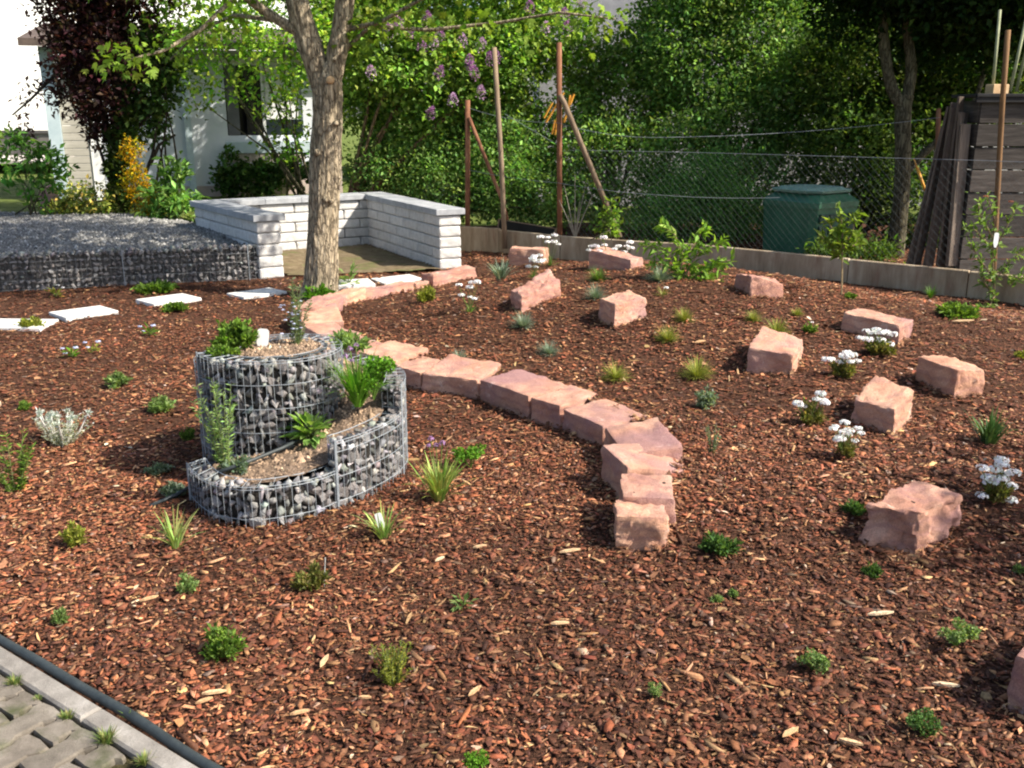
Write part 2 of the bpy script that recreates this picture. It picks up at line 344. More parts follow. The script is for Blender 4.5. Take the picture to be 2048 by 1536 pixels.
# ------------------------------------------------------------------ bark mulch (real chips)
SP_C = np.array([-1.2, 4.9])
def chips(n, x0, x1, y0, y1, Lm, thick, seed, lift=.006):
    g = np.random.default_rng(seed)
    x = g.uniform(x0, x1, n); y = g.uniform(y0, y1, n)
    keep = (np.abs(x) < .66 * y + .9) & (ky(x, y) < -.035) & ~inpoly(x, y, GRAVPOLY)
    keep &= np.hypot(x - SP_C[0], y - SP_C[1]) > .5
    q = np.stack([x, y], -1) - WFL; a = q @ UR; c = q @ UB
    keep &= ~((a > -.02) & (a < WLEN_R + .0) & (c > -.02 - FWD * a / WLEN_R) & (c < WLEN_B + 3))
    x = x[keep]; y = y[keep]; n = len(x)
    L = Lm * np.exp(g.normal(0, .45, n)); asp = g.uniform(.18, .66, n)
    L = np.minimum(L, .06); spl = g.random(n) < .06; asp[spl] = g.uniform(.10, .2, spl.sum()); L[spl] *= g.uniform(1.3, 2.6, spl.sum())
    yaw = g.uniform(0, 2 * np.pi, n); tilt = np.abs(g.normal(0, .24, n)); ta = g.uniform(0, 2 * np.pi, n)
    z = hz(x, y) + lift + np.abs(g.normal(0, .006, n)) + np.sin(tilt) * L * asp * .25
    K = 5
    ang = (np.arange(K) / K * 2 * np.pi)[None] + g.uniform(-.45, .45, (n, K)); rad = g.uniform(.55, 1.15, (n, K)) * .5
    lx = np.cos(ang) * rad * L[:, None]; ly = np.sin(ang) * rad * (L * asp)[:, None]
    cz = -(lx / L[:, None]) ** 2 * L[:, None] * g.uniform(-.25, .5, n)[:, None]
    def place(lx, ly, lz):
        X = lx * np.cos(yaw)[:, None] - ly * np.sin(yaw)[:, None]; Y = lx * np.sin(yaw)[:, None] + ly * np.cos(yaw)[:, None]
        s = X * np.cos(ta)[:, None] + Y * np.sin(ta)[:, None]; t_ = np.tan(tilt)[:, None]
        return np.stack([x[:, None] + X, y[:, None] + Y, z[:, None] + lz + s * t_], -1)
    top = place(lx, ly, cz)
    # colours: wood and bark colours, chip by chip, plus broad damp and shade patches
    pal = np.array([[.075, .036, .026], [.11, .052, .035], [.16, .073, .046], [.22, .090, .052], [.30, .125, .070], [.33, .185, .105], [.42, .26, .155], [.54, .37, .22], [.60, .52, .45], [.24, .18, .15]])
    dmp = vnoise(x * 1.3 + 9, y * 1.3, 7) * .5 + vnoise(x * .5, y * .5, 8) * .5
    w = np.array([.15, .20, .21, .17, .11, .07, .036, .012, .005, .04])
    w2 = np.array([.07, .12, .18, .22, .18, .12, .06, .018, .006, .03])
    cw = np.cumsum(w / w.sum()); cw2 = np.cumsum(w2 / w2.sum()); u = g.random(n)
    k = np.where(dmp < .5 + g.normal(0, .07, n), np.searchsorted(cw, u), np.searchsorted(cw2, u)).clip(0, 9)
    k[spl & (g.random(n) < .35)] = 7
    c_ = pal[k] * np.exp(g.normal(0, .22, (n, 1))) * np.exp(g.normal(0, .06, (n, 3)))
    wet = sstep(.35, .65, vnoise(x * .9 + 3, y * .9, 12) * .6 + vnoise(x * 2.7, y * 2.7, 13) * .4)  # broad dark patches: damp bark and shade together, put into the chip colour
    c_ = c_ * (1.04 - .38 * wet)[:, None] * np.array([1.12, .93, .78])
    if thick:
        th = (L * g.uniform(.04, .12, n))[:, None]
        bot = place(lx * 1.05, ly * 1.05, cz - th)
        V = np.concatenate([top, bot], 1).reshape(-1, 3); base = (np.arange(n) * 2 * K)[:, None]
        F5 = base + np.arange(K)[None]
        tri = np.concatenate([np.stack([base[:, 0], base[:, 0] + i, base[:, 0] + i + 1], -1) for i in (1, 2, 3)])
        side = []
        for i in range(K):
            j = (i + 1) % K
            side += [np.stack([base[:, 0] + i, base[:, 0] + K + i, base[:, 0] + K + j], -1), np.stack([base[:, 0] + i, base[:, 0] + K + j, base[:, 0] + j], -1)]
        F = np.concatenate([tri] + side); C = np.repeat(c_, 2 * K, 0)
    else:
        V = top.reshape(-1, 3); base = np.arange(n) * K
        F = np.concatenate([np.stack([base, base + i, base + i + 1], -1) for i in (1, 2, 3)]); C = np.repeat(c_, K, 0)
    return V, F, np.clip(C * .96, 0, .8)
parts = [chips(36000, -3.6, 4.4, 2.0, 5.3, .026, True, 1, .007), chips(135000, -3.6, 4.4, 2.0, 5.3, .020, False, 23, .004), chips(3200, -3.6, 4.4, 2.0, 5.3, .046, True, 21, .011), chips(105000, -6, 6, 5.3, 8.6, .026, False, 2), chips(112000, -9, 9, 8.6, 15.5, .033, False, 3),
         chips(9000, -9, 9, 5.3, 14, .05, False, 22, .01)]
off = 0; Vs = []; Fs = []; Cs = []
for V, F, C in parts: Vs.append(V); Fs.append(F + off); Cs.append(C); off += len(V)
tag(npmesh('bark_mulch', np.concatenate(Vs), np.concatenate(Fs), CHIP, col=np.concatenate(Cs)), 'loose layer of reddish brown bark chips over the garden', 'bark mulch', kind='stuff')

# ------------------------------------------------------------------ stones
def rough_block(name, base4, top4, mat, parent=None, seed=0, amp=.012, rnd=.012, cuts=14):
    """irregular quarried block; base4/top4 = world corners in order"""
    g = random.Random(seed); bm = bmesh.new()
    bc = [Vector(p) for p in base4]; tc_ = [Vector(p) for p in top4]
    c = sum(bc + tc_, Vector()) / 8
    vs = [bm.verts.new(p - c) for p in bc + tc_]
    for f in [(3, 2, 1, 0), (4, 5, 6, 7), (0, 1, 5, 4), (1, 2, 6, 5), (2, 3, 7, 6), (3, 0, 4, 7)]: bm.faces.new([vs[i] for i in f])
    bmesh.ops.bevel(bm, geom=bm.edges[:], offset=rnd, segments=2, affect='EDGES', profile=.6)
    bmesh.ops.subdivide_edges(bm, edges=[e for e in bm.edges if e.calc_length() > rnd * 3], cuts=cuts, use_grid_fill=True)
    bm.normal_update(); o = Vector((seed * 3.7, seed * 1.3, 0))
    size = max((tc_[0] - bc[2]).length, .1)
    for v in bm.verts:
        p = v.co / size
        d = mnoise.noise(p * 2.2 + o) * 1.2 + mnoise.noise(p * 5.5 + o) * 1.0 + (abs(mnoise.noise(p * 9 + o)) - .2) * 1.3 + mnoise.noise(p * 22 + o) * .45 + mnoise.noise(p * 48 + o) * .25
        v.co += v.normal * d * amp
    me = bpy.data.meshes.new(name); bm.to_mesh(me); bm.free(); me.materials.append(mat)
    for p in me.polygons: p.use_smooth = True
    me.set_sharp_from_angle(angle=R(34))
    return link(name, me, parent, c if parent is None else c - Vector(parent.matrix_world.translation) if False else c)
def stone3(px3, hs, label, group, seed, sink=.05, amp=.012, depth=None, name='sandstone_block', cat='stone'):
    """px3: where its left, front and right lower corners meet the ground; hs: heights of corners left, front, right, back"""
    A, B, C = [at(*p) for p in px3]
    if depth is not None:                     # only a front edge A-B given
        e = (B - A); e[2] = 0; nrm = np.array([-e[1], e[0], 0]); nrm /= np.linalg.norm(nrm)
        if nrm[1] < 0 and abs(nrm[1]) > .1: nrm = -nrm
        C = B + nrm * depth
    D = A + C - B; P = [A, B, C, D]
    zb = min(float(hz(p[0], p[1])) for p in P) - sink
    base = [(p[0], p[1], zb) for p in P]
    cx = sum(p[0] for p in P) / 4; cy = sum(p[1] for p in P) / 4; zg = float(hz(cx, cy))
    top = [(cx + (p[0] - cx) * .95, cy + (p[1] - cy) * .95, zg + h) for p, h in zip(P, hs)]
    o = rough_block(name, base, top, SAND, seed=seed, amp=amp)
    return tag(o, label, cat, group)
def row_stone(a, b_, depth, hs, label, seed, side=1, amp=.010):
    """a,b_: outer-foot px on level ground, depth towards the mound"""
    A = flat(*a); B = flat(*b_); e = B - A; L = np.linalg.norm(e[:2]); e = e / L; nrm = np.array([-e[1], e[0], 0]) * side
    A = A + e * .006; B = B - e * .006
    P = [A, B, B + nrm * depth, A + nrm * depth]
    g = random.Random(seed)
    base = [(p[0], p[1], -.06) for p in P]; cx = sum(p[0] for p in P) / 4; cy = sum(p[1] for p in P) / 4
    top = [(cx + (p[0] - cx) * g.uniform(.97, 1.0), cy + (p[1] - cy) * g.uniform(.96, 1.0), h - .012) for p, h in zip(P, hs)]
    if side < 0: base = [base[i] for i in (1, 0, 3, 2)]; top = [top[i] for i in (1, 0, 3, 2)]
    return tag(rough_block('edging_stone', base, top, SAND, seed=seed, amp=amp, rnd=.014), label, 'stone', 'sandstone blocks edging the mound')
RG = 'sandstone blocks edging the mound'
ROWST = [
 ((1226, 1100), (1334, 1105), .19, (.175, .175, .17, .175), 'squared pink end block of the edging row, nearest the camera'),
 ((1238, 1070), (1352, 1074), .32, (.20, .20, .19, .20), 'flat pitted sandstone block with a small hole, directly behind the end block of the edging'),
 ((1250, 1006), (1402, 984), .30, (.20, .11, .17, .22), 'wide purple banded layered sandstone sloping to the right in the bend of the edging'),
 ((1206, 905), (1247, 972), .31, (.17, .18, .21, .22), 'purplish wedge stone at the outer corner of the edging bend'),
 ((1120, 862), (1206, 903), .34, (.16, .16, .165, .17), 'pale orange edging block just left of the purplish corner wedge'),
 ((1058, 842), (1120, 861), .38, (.17, .17, .175, .185), 'edging block with a bright chipped rim, third left of the purple corner stones'),
 ((957, 801), (1058, 841), .36, (.165, .17, .18, .175), 'long smooth edging block left of the bright rimmed one, in the middle of the row'),
 ((842, 783), (957, 801), .36, (.15, .15, .19, .20), 'lilac topped edging block with a raised back hump'),
 ((783, 763), (842, 782), .30, (.14, .14, .145, .155), 'short low edging block left of the lilac topped one'),
 ((716, 742), (783, 762), .36, (.165, .16, .19, .20), 'blocky edging stone right of the parsley on the spiral planter'),
 ((660, 722), (716, 741), .28, (.17, .17, .18, .18), 'edging stone mostly hidden behind the chives of the spiral planter'),
 ((606, 692), (660, 721), .28, (.19, .18, .19, .19), 'pale apricot edging stone above the right rim of the spiral planter'),
 ((598, 652), (606, 691), .34, (.21, .20, .20, .21), 'big bright apricot stone at the left turn of the edging'),
]
for i, (a, b_, dp, hs, lb) in enumerate(ROWST): row_stone(a, b_, dp, hs, lb, 40 + i)
# far arm of the row: we see its mound side
def arm_stone(px, w, hs, label, seed, yaw, L):
    p = flat(*px); u = np.array([math.cos(yaw), math.sin(yaw), 0]); v = np.array([-u[1], u[0], 0])
    P = [p - u * L / 2 - v * w / 2, p + u * L / 2 - v * w / 2, p + u * L / 2 + v * w / 2, p - u * L / 2 + v * w / 2]
    base = [(q[0], q[1], -.05) for q in P]; top = [(p[0] + (q[0] - p[0]) * .95, p[1] + (q[1] - p[1]) * .93, h) for q, h in zip(P, hs)]
    tag(rough_block('edging_stone', base, top, SAND, seed=seed, amp=.014), label, 'stone', RG)
for i, (px, px2, w, hs, lb) in enumerate([
    ((608, 668), (668, 636), .26, (.22, .22, .21, .20), 'bright edging stone at the foot of the tree, next to the left turn'),
    ((664, 634), (716, 617), .22, (.19, .20, .18, .18), 'rounded edging stone right of the tree foot, behind a darker joint'),
    ((714, 618), (822, 596), .20, (.175, .175, .165, .165), 'long pale slab stone in the far arm of the edging'),
    ((822, 594), (856, 586), .15, (.13, .13, .12, .12), 'smallest low stone of the far edging arm'),
    ((852, 588), (946, 570), .20, (.20, .21, .20, .19), 'farthest edging stone, ribbed and leaning by the white wall')]):
    A = flat(*px); B = flat(*px2); d = B - A; arm_stone(((px[0] + px2[0]) / 2, (px[1] + px2[1]) / 2 - 3), w, hs, lb, 70 + i, math.atan2(d[1], d[0]), np.linalg.norm(d) * .97)
MG = 'sandstone boulders set on the mulch mound'
stone3([(1723, 1082), (1832, 1116), (1922, 1052)], (.15, .17, .16, .20), 'large pink boulder with a drilled hole on top, low on the right of the mound', MG, 3, amp=.02)
stone3([(1195, 638), (1228, 658), (1293, 634)], (.15, .15, .15, .18), 'cube like sandstone with a white sunlit top in the middle of the mound', MG, 4)
stone3([(1018, 614), (1042, 626), (1123, 594)], (.11, .11, .13, .22), 'long tilted sandstone with a wavy edge, left of the cube like one', MG, 5, amp=.02)
stone3([(1492, 746), (1585, 751), (1606, 712)], (.14, .12, .13, .19), 'sandstone with a steep pale top and a dark red front, centre right of the mound', MG, 6)
stone3([(1679, 662), (1797, 692), (1797, 688)], (.165, .12, .12, .16), 'low dark sided sandstone behind the candytuft on the right slope', MG, 7, depth=.28)
stone3([(1700, 846), (1785, 873), (1826, 838)], (.13, .14, .17, .21), 'leaning sandstone block with a dark left face, right of two candytufts', MG, 8)
stone3([(1826, 760), (1907, 800), (1958, 818)], (.17, .17, .16, .16), 'long brick shaped sandstone at the upper right of the slope', MG, 9, depth=.22)
stone3([(1468, 574), (1499, 594), (1565, 604)], (.14, .18, .10, .12), 'wedge shaped reddish sandstone near the concrete edging', MG, 10, depth=.3)
stone3([(1017, 532), (1088, 530), (1090, 520)], (.20, .20, .19, .20), 'small square pale sandstone at the back of the mound below the black board', MG, 12, depth=.25)
stone3([(1174, 540), (1262, 542), (1264, 532)], (.18, .12, .12, .19), 'long low sandstone under the white flowers at the back of the mound', MG, 13, depth=.25)
stone3([(2008, 1420), (2120, 1465), (2230, 1330)], (.20, .21, .2, .22), 'dark sandstone cut off by the right edge of the picture', MG, 14)
# dark discs standing for the shade inside drilled holes and pits
from mathutils.bvhtree import BVHTree
HOLEM = m_noise('hole_shade', [(.3, (.02, .012, .01)), (.7, (.05, .03, .025))], 30)
for lb_, (px, py), rr in (('large pink boulder with a drilled hole', (1826, 1004), .011), ('flat pitted sandstone block', (1328, 966), .010), ('flat pitted sandstone block', (1268, 985), .005), ('cube like sandstone', (1232, 640), .006)):
    o = next(q for q in bpy.data.objects if str(q.get('label', '')).startswith(lb_))
    bv = BVHTree.FromPolygons([v.co + o.location for v in o.data.vertices], [p.vertices[:] for p in o.data.polygons])
    loc, nrm, _, _ = bv.ray_cast(Vector((0, 0, CAMH)), Vector(ray(px, py)).normalized())
    if loc is None: continue
    m = MB(); m.tube([loc - nrm * .004, loc + nrm * .0015], [rr, rr * .9], 10); m.build('drill_hole', HOLEM, o)

# bark chips pushed up against the feet of the stones
g = np.random.default_rng(66); Vb = []; Cb = []
for o in [q for q in bpy.data.objects if q.get('category') == 'stone']:
    lo = np.array([v.co[:] for v in o.data.vertices]) + np.array(o.location); zz_ = lo[:, 2] - hz(lo[:, 0], lo[:, 1]); c2 = lo.mean(0); f_ = lo[np.abs(zz_) < .022]
    if not len(f_): continue
    for _ in range(95):
        p = f_[g.integers(len(f_))].copy(); d = p - c2; d[2] = 0; d /= max(np.linalg.norm(d), 1e-6); off_ = abs(g.normal(0, .022)); p = p + d * off_ + g.normal(0, .006, 3); p[2] = float(hz(p[0], p[1])) + max(.006, .03 - off_ * .7) * g.uniform(.4, 1.15)
        L = .028 * math.exp(g.normal(0, .4)); a = g.uniform(0, 6.28); u = np.array([math.cos(a), math.sin(a), 0]); w = np.cross([0, 0, 1], u); up = np.array([d[0] * -.5, d[1] * -.5, 0])
        K = 5; an = np.arange(K) / K * 6.283 + g.uniform(-.4, .4, K); q = np.stack([np.cos(an) * .5 * L, np.sin(an) * .5 * L * g.uniform(.25, .7)], -1) * g.uniform(.65, 1.1, (K, 1))
        P_ = p + q[:, :1] * u + q[:, 1:] * w; P_[:, 2] += -(P_ - p)[:, :2] @ d[:2] * g.uniform(.2, .9) + g.normal(0, .001, K)
        Vb.append(P_); Cb.append(np.tile(np.array([[.11, .05, .027], [.16, .07, .036], [.24, .11, .055], [.38, .22, .11]])[g.integers(4)] * math.exp(g.normal(0, .2)), (K, 1)))
Vb = np.concatenate(Vb); b0 = np.arange(len(Vb) // 5) * 5
tag(npmesh('bark_mulch', Vb, np.concatenate([np.stack([b0, b0 + i, b0 + i + 1], -1) for i in (1, 2, 3)]), CHIP, col=np.concatenate(Cb)), 'bark chips banked up against the feet of the sandstones', 'bark mulch', kind='stuff')

# ------------------------------------------------------------------ gravel bed, long gabion
def hull_variant(seed, n=11):
    g = random.Random(seed); bm = bmesh.new()
    for _ in range(n):
        v = Vector((g.gauss(0, 1), g.gauss(0, 1), g.gauss(0, 1))).normalized(); bm.verts.new(v * g.uniform(.85, 1.1))
    r = bmesh.ops.convex_hull(bm, input=bm.verts[:])
    bmesh.ops.delete(bm, geom=[e for e in r['geom_unused'] if isinstance(e, bmesh.types.BMVert)], context='VERTS')
    bmesh.ops.bevel(bm, geom=bm.edges[:], offset=.10, segments=1, affect='EDGES')
    bmesh.ops.triangulate(bm, faces=bm.faces[:])
    me = bpy.data.meshes.new('rubble'); bm.to_mesh(me); bm.free()
    return me
def hull_plain(seed, n=9):
    g = random.Random(seed); bm = bmesh.new()
    for _ in range(n):
        v = Vector((g.gauss(0, 1), g.gauss(0, 1), g.gauss(0, 1))).normalized(); bm.verts.new(Vector((v.x * 1.25, v.y * .95, v.z * .72)) * g.uniform(.8, 1.2))
    r = bmesh.ops.convex_hull(bm, input=bm.verts[:])
    bmesh.ops.delete(bm, geom=[e for e in r['geom_unused'] if isinstance(e, bmesh.types.BMVert)], context='VERTS')
    me = bpy.data.meshes.new('rubble'); bm.to_mesh(me); bm.free(); return me
HV = [hull_plain(100 + i, 8 + i % 3) for i in range(12)]
for m_ in HV: m_.materials.append(BASALT)
HVnp = [(np.array([v.co[:] for v in m_.vertices]), np.array([p.vertices[:] for p in m_.polygons])) for m_ in HV]
def rotm(g):
    q = g.normal(size=4); q /= np.linalg.norm(q); w, x, y, z = q
    return np.array([[1 - 2 * (y * y + z * z), 2 * (x * y - z * w), 2 * (x * z + y * w)], [2 * (x * y + z * w), 1 - 2 * (x * x + z * z), 2 * (y * z - x * w)], [2 * (x * z - y * w), 2 * (y * z + x * w), 1 - 2 * (x * x + y * y)]])
def rubble_parts(P, S, parent, seed, maxparts, name='stone'):
    """P positions (n,3), S radii (n,3); the first maxparts become parts, the rest one stuff part"""
    g = np.random.default_rng(seed); n = len(P); loc0 = np.array(parent.location)
    Vs = []; Fs = []; Cs = []; off = 0
    for i in range(n):
        k = g.integers(len(HV)); M = rotm(g)
        if i < maxparts:
            o = link(name, HV[k], parent); A = np.diag(S[i]) @ M      # squash after turning, so faces stay flush with the cage
            mm = Matrix([list(A[r]) + [P[i][r] - loc0[r]] for r in range(3)] + [[0, 0, 0, 1]])
            o.matrix_local = mm
        else:
            v, f = HVnp[k]; Vs.append((v @ M.T) * S[i] + P[i]); Fs.append(f + off); off += len(v)
            c = np.array([.225, .22, .215]) * math.exp(g.normal(0, .42)) * np.exp(g.normal(0, .05, 3)); Cs.append(np.tile(c, (len(v), 1)))
    if Vs:
        o = npmesh('rubble_fill', np.concatenate(Vs), np.concatenate(Fs), BASALT_A, parent, col=np.clip(np.concatenate(Cs), .03, .6)); o['kind'] = 'stuff'
gb = empty('gabion_wall', (*((GAB_A + GAB_B) / 2), 0), 'long low grey gabion wall holding the gravel bed, left of the block niche', 'gabion wall')
GL = np.linalg.norm(GAB_B - GAB_A); GH = .40; g3 = lambda s, t, z: np.array([*(GAB_A + _gd * s + _gn * t), z])
c_ = (GAB_A + GAB_B) / 2 + _gn * .20; b = MB(); b.box((*c_, GH / 2 - .03), (GL, .26, GH), rz=math.atan2(_gd[1], _gd[0])); b.build('rubble_core', m_noise('grey_rubble_core', [(.3, (.06, .058, .056)), (.7, (.15, .145, .14))], 25, .95, .1, 60, 1, .02), gb)
P = []; S = []; s = .02
g = np.random.default_rng(77)
for ix in range(int(GL / .062)):
    for iz in range(7):
        P.append(g3(.03 + ix * .062 + g.uniform(-.012, .012), .045 + g.uniform(-.012, .015), .035 + iz * .056 + g.uniform(-.01, .01))); a = g.uniform(.024, .040); S.append([a, a * .8, a * g.uniform(.7, 1.05)])
for ix in range(int(GL / .065)):
    for iy in range(4):
        P.append(g3(.03 + ix * .065, .05 + iy * .07 + g.uniform(-.015, .015), GH - .02 + g.uniform(-.01, .01))); a = g.uniform(.026, .042); S.append([a] * 3)
P = np.array(P); S = np.array(S)
vis = (P[:, 1] / np.maximum(np.abs(P[:, 0]), .1) > 1.78) & (np.arange(len(P)) < int(GL / .062) * 7)
order = np.argsort(~vis * 10 - S[:, 0] * 5); P = P[order]; S = S[order]
rubble_parts(P, S, gb, 5, 290)
def cage(A, dd, L, H, parent, sp=.05, hsp=.10, r=.0022, t=-.004, z0=0.0):
    b = MB()
    for i in range(int(L / sp) + 1):
        p = A + dd * i * sp; b.tube([(*p, z0), (*p, z0 + H)], r * .6, 3, caps=False)
    k = int(H / hsp) + 1
    for i in range(k): b.tube([(*(A + dd * 0), z0 + min(i * hsp + .02, H)), (*(A + dd * L), z0 + min(i * hsp + .02, H))], r, 3, caps=False)
    return b
b = cage(GAB_A - _gn * .006, _gd, GL, GH + .01, gb, .05, .1, .0014); b.build('wire_mesh', GALVD, gb)
for k in range(int(GL / 1.35) + 1):
    p = GAB_A + _gd * min(.12 + k * 1.35, GL) - _gn * .012; b = MB()
    b.tube([(*p, 0), (*p, GH + .02)], .006, 5); b.build('joining_rod', GALV, gb)
# gravel surface
def polymesh(name, poly, zf, step, mat, parent=None, kind=None, label=None):
    x0, y0 = poly.min(0); x1, y1 = poly.max(0); xs = np.arange(x0, x1, step); ys = np.arange(y0, y1, step); X, Y = np.meshgrid(xs, ys)
    m = inpoly(X, Y, poly); Z = zf(X, Y); idx = np.arange(X.size).reshape(X.shape)
    F = np.stack([idx[:-1, :-1], idx[:-1, 1:], idx[1:, 1:], idx[1:, :-1]], -1)
    ok = (m[:-1, :-1] & m[:-1, 1:] & m[1:, 1:] & m[1:, :-1]); F = F[ok]
    o = npmesh(name, np.stack([X, Y, Z], -1).reshape(-1, 3), F.reshape(-1, 4), mat, parent, smooth=True)
    if kind: o['kind'] = kind
    if label: o['label'] = label
    return o
gabd = lambda x, y: (x - GAB_A[0]) * _gn[0] + (y - GAB_A[1]) * _gn[1]
nichd = lambda x, y: -((x - WFL[0]) * UR[0] + (y - WFL[1]) * UR[1])
def gravz(x, y): return .38 + .06 * sstep(.3, 1.6, gabd(x, y)) - .03 * sstep(.5, 0, nichd(x, y)) + .02 * (vnoise(x * 3, y * 3, 5) - .5)
GRAVP2 = np.array([GAB_A + _gn * .2, GAB_B + _gn * .2, [-11, 10.0], [-11, 14.9], [-5.2, 14.2], WFL + UB * (WLEN_B + .1) + UR * .12, WFL + UR * .12 + _gn * .2])
polymesh('gravel_bed', GRAVP2, gravz, .06, GRAVEL, kind='structure', label='raised bed covered with grey gravel')
g = np.random.default_rng(9); n = 60000
x = g.uniform(-9.5, -2.6, n); y = g.uniform(10, 15, n); k = inpoly(x, y, GRAVP2) & (np.abs(x) < .66 * y + .6); x = x[k]; y = y[k]; n = len(x)
r_ = .014 * np.exp(g.normal(0, .35, n)); z = gravz(x, y) + r_ * .3
tet = np.array([[1, 0, -.3], [-.5, .87, -.3], [-.5, -.87, -.3], [0, 0, .7]])
yaw = g.uniform(0, 6.28, n); ca, sa = np.cos(yaw), np.sin(yaw)
T = tet[None] * (1 + g.uniform(-.35, .35, (n, 4, 3))); X = T[..., 0] * ca[:, None] - T[..., 1] * sa[:, None]; Y = T[..., 0] * sa[:, None] + T[..., 1] * ca[:, None]
V = np.stack([X * r_[:, None] + x[:, None], Y * r_[:, None] + y[:, None], T[..., 2] * r_[:, None] + z[:, None]], -1).reshape(-1, 3)
bs_ = np.arange(n) * 4; F = np.concatenate([np.stack([bs_, bs_ + 1, bs_ + 3], -1), np.stack([bs_ + 1, bs_ + 2, bs_ + 3], -1), np.stack([bs_ + 2, bs_, bs_ + 3], -1)])
C = np.repeat(np.array([.25, .245, .235])[None] * np.exp(g.normal(0, .4, (n, 1))), 4, 0)
tag(npmesh('gravel', V, F, BASALT_A, col=np.clip(C, .03, .7)), 'loose grey gravel spread over the raised bed', 'gravel', kind='stuff')

# lawn behind the gravel bed, far paving
LP = np.array([[-40, 14.6], [-11, 14.6], [-5.2, 14.0], [-4.4, 13.5], [-2.8, 15.1], [-1.5, 16.4], [-1.5, 24], [-40, 40]])
polymesh('lawn', LP, lambda x, y: .40 + .0 * x + .03 * (vnoise(x, y, 4) - .5) + .02 * np.maximum(y - 16, 0), .25, LAWN, kind='structure', label='patchy lawn behind the gravel bed')
b = MB(); b.box((-14, 24.2, .80), (18, 3.2, .06), rz=.0); tag(b.build('path', PAVING_FAR), 'pale sunlit paved path beyond the lawn', kind='structure')

# ------------------------------------------------------------------ block niche
nw = empty('block_niche_wall', (*WFL, 0), 'U shaped low wall of pale split concrete blocks with grey cap slabs behind the tree', 'garden wall')
HB, NB = .134, 5; WTOP = HB * NB; blk = {}
def block_at(p0, u, L, T, z, seed, toside):
    """a split-face block: slightly bulged faces, recessed joints"""
    key = (round(L, 2), seed % 5)
    if key not in blk:
        bm = bmesh.new(); g = random.Random(seed)
        nx, nz = 4, 3
        bmesh.ops.create_cube(bm, size=1)
        for v in bm.verts: v.co = Vector((v.co.x * (L - .008), v.co.y * (T - .004), v.co.z * (HB - .006)))
        bmesh.ops.bevel(bm, geom=bm.edges[:], offset=.020, segments=2, affect='EDGES', profile=.5)
        bmesh.ops.subdivide_edges(bm, edges=[e for e in bm.edges if e.calc_length() > .06], cuts=2, use_grid_fill=True)
        for v in bm.verts:
            q = v.co * 14 + Vector((g.random() * 0 + seed * 2.1, 0, 0)); v.co += v.co.normalized() * mnoise.noise(q) * .010
        bmesh.ops.triangulate(bm, faces=bm.faces[:]); me = bpy.data.meshes.new('block'); bm.to_mesh(me); bm.free(); me.materials.append(BLOCK); blk[key] = me
    o = link('block', blk[key], nw)
    c = p0 + u * L / 2 + toside * T / 2
    o.location = (c[0] - WFL[0], c[1] - WFL[1], z + HB / 2); o.rotation_euler = (0, 0, math.atan2(u[1], u[0]))
def course_wall(p0, u, L, inward, z_off=False):
    for k in range(NB):
        s = 0; first = True; i = 0
        while s < L - .02:
            l = .50 if not (first and k % 2) else .25
            l = min(l, L - s)
            if L - s - l < .08: l = L - s
            block_at(p0 + u * s, u, l, WTH, k * HB, k * 7 + i, inward); s += l; first = False; i += 1
course_wall(WFL, UB, WLEN_B, UR)                                                     # left wing
FRC = WFL + UR * WLEN_R - UB * FWD; BRC = np.array([-1.98, 14.45]); UBR = (BRC - FRC) / np.linalg.norm(BRC - FRC); LR_ = float(np.linalg.norm(BRC - FRC)); INR = np.array([-UBR[1], UBR[0]])
course_wall(FRC, UBR, LR_, INR)                                       # right wing
course_wall(WFL + UB * (WLEN_B - WTH) + UR * (WTH + .002), UR, 2.17, UB)  # back
def caps(p0, u, L, inward, w):
    n = max(1, round(L / .5)); l = L / n
    for i in range(n):
        b = MB(); c = p0 + u * (i + .5) * l + inward * (w / 2 - .03)
        b.box((*c, WTOP + .040), (l - .006, w + .02, .075), rz=math.atan2(u[1], u[0]), bev=.006); b.build('cap_slab', CAP, nw)
caps(WFL - UB * .03, UB, WLEN_B + .06 , UR, WTH + .06)
caps(FRC - UBR * .03, UBR, LR_ + .06, INR, WTH + .06)
caps(WFL + UB * (WLEN_B) + UR * (WTH + .055), UR, 2.09, -UB, WTH + .06)
NP_ = np.array([WFL - UB * .1 + UR * .3, WFL - UB * (.1 + FWD) + UR * (WLEN_R - .3), BRC + INR * .32 - UBR * .35, WFL + UR * .3 + UB * (WLEN_B - .3)])
NICHE = m_noise('sandy_niche_floor', [(.3, (.10, .075, .045)), (.55, (.19, .145, .09)), (.75, (.28, .23, .15))], 12, .95, .1, 60, 1, .01, world=True, stain=((.09, .12, .03), 3, .52, (1, 1, 1)))
polymesh('sandy_floor', NP_, lambda x, y: .035 + .10 * np.exp(-((x + 3.2) ** 2 + (y - 12.2) ** 2) / .35) + .02 * (vnoise(x * 5, y * 5, 6) - .5), .05, NICHE, kind='structure', label='sandy mossy floor inside the block niche')

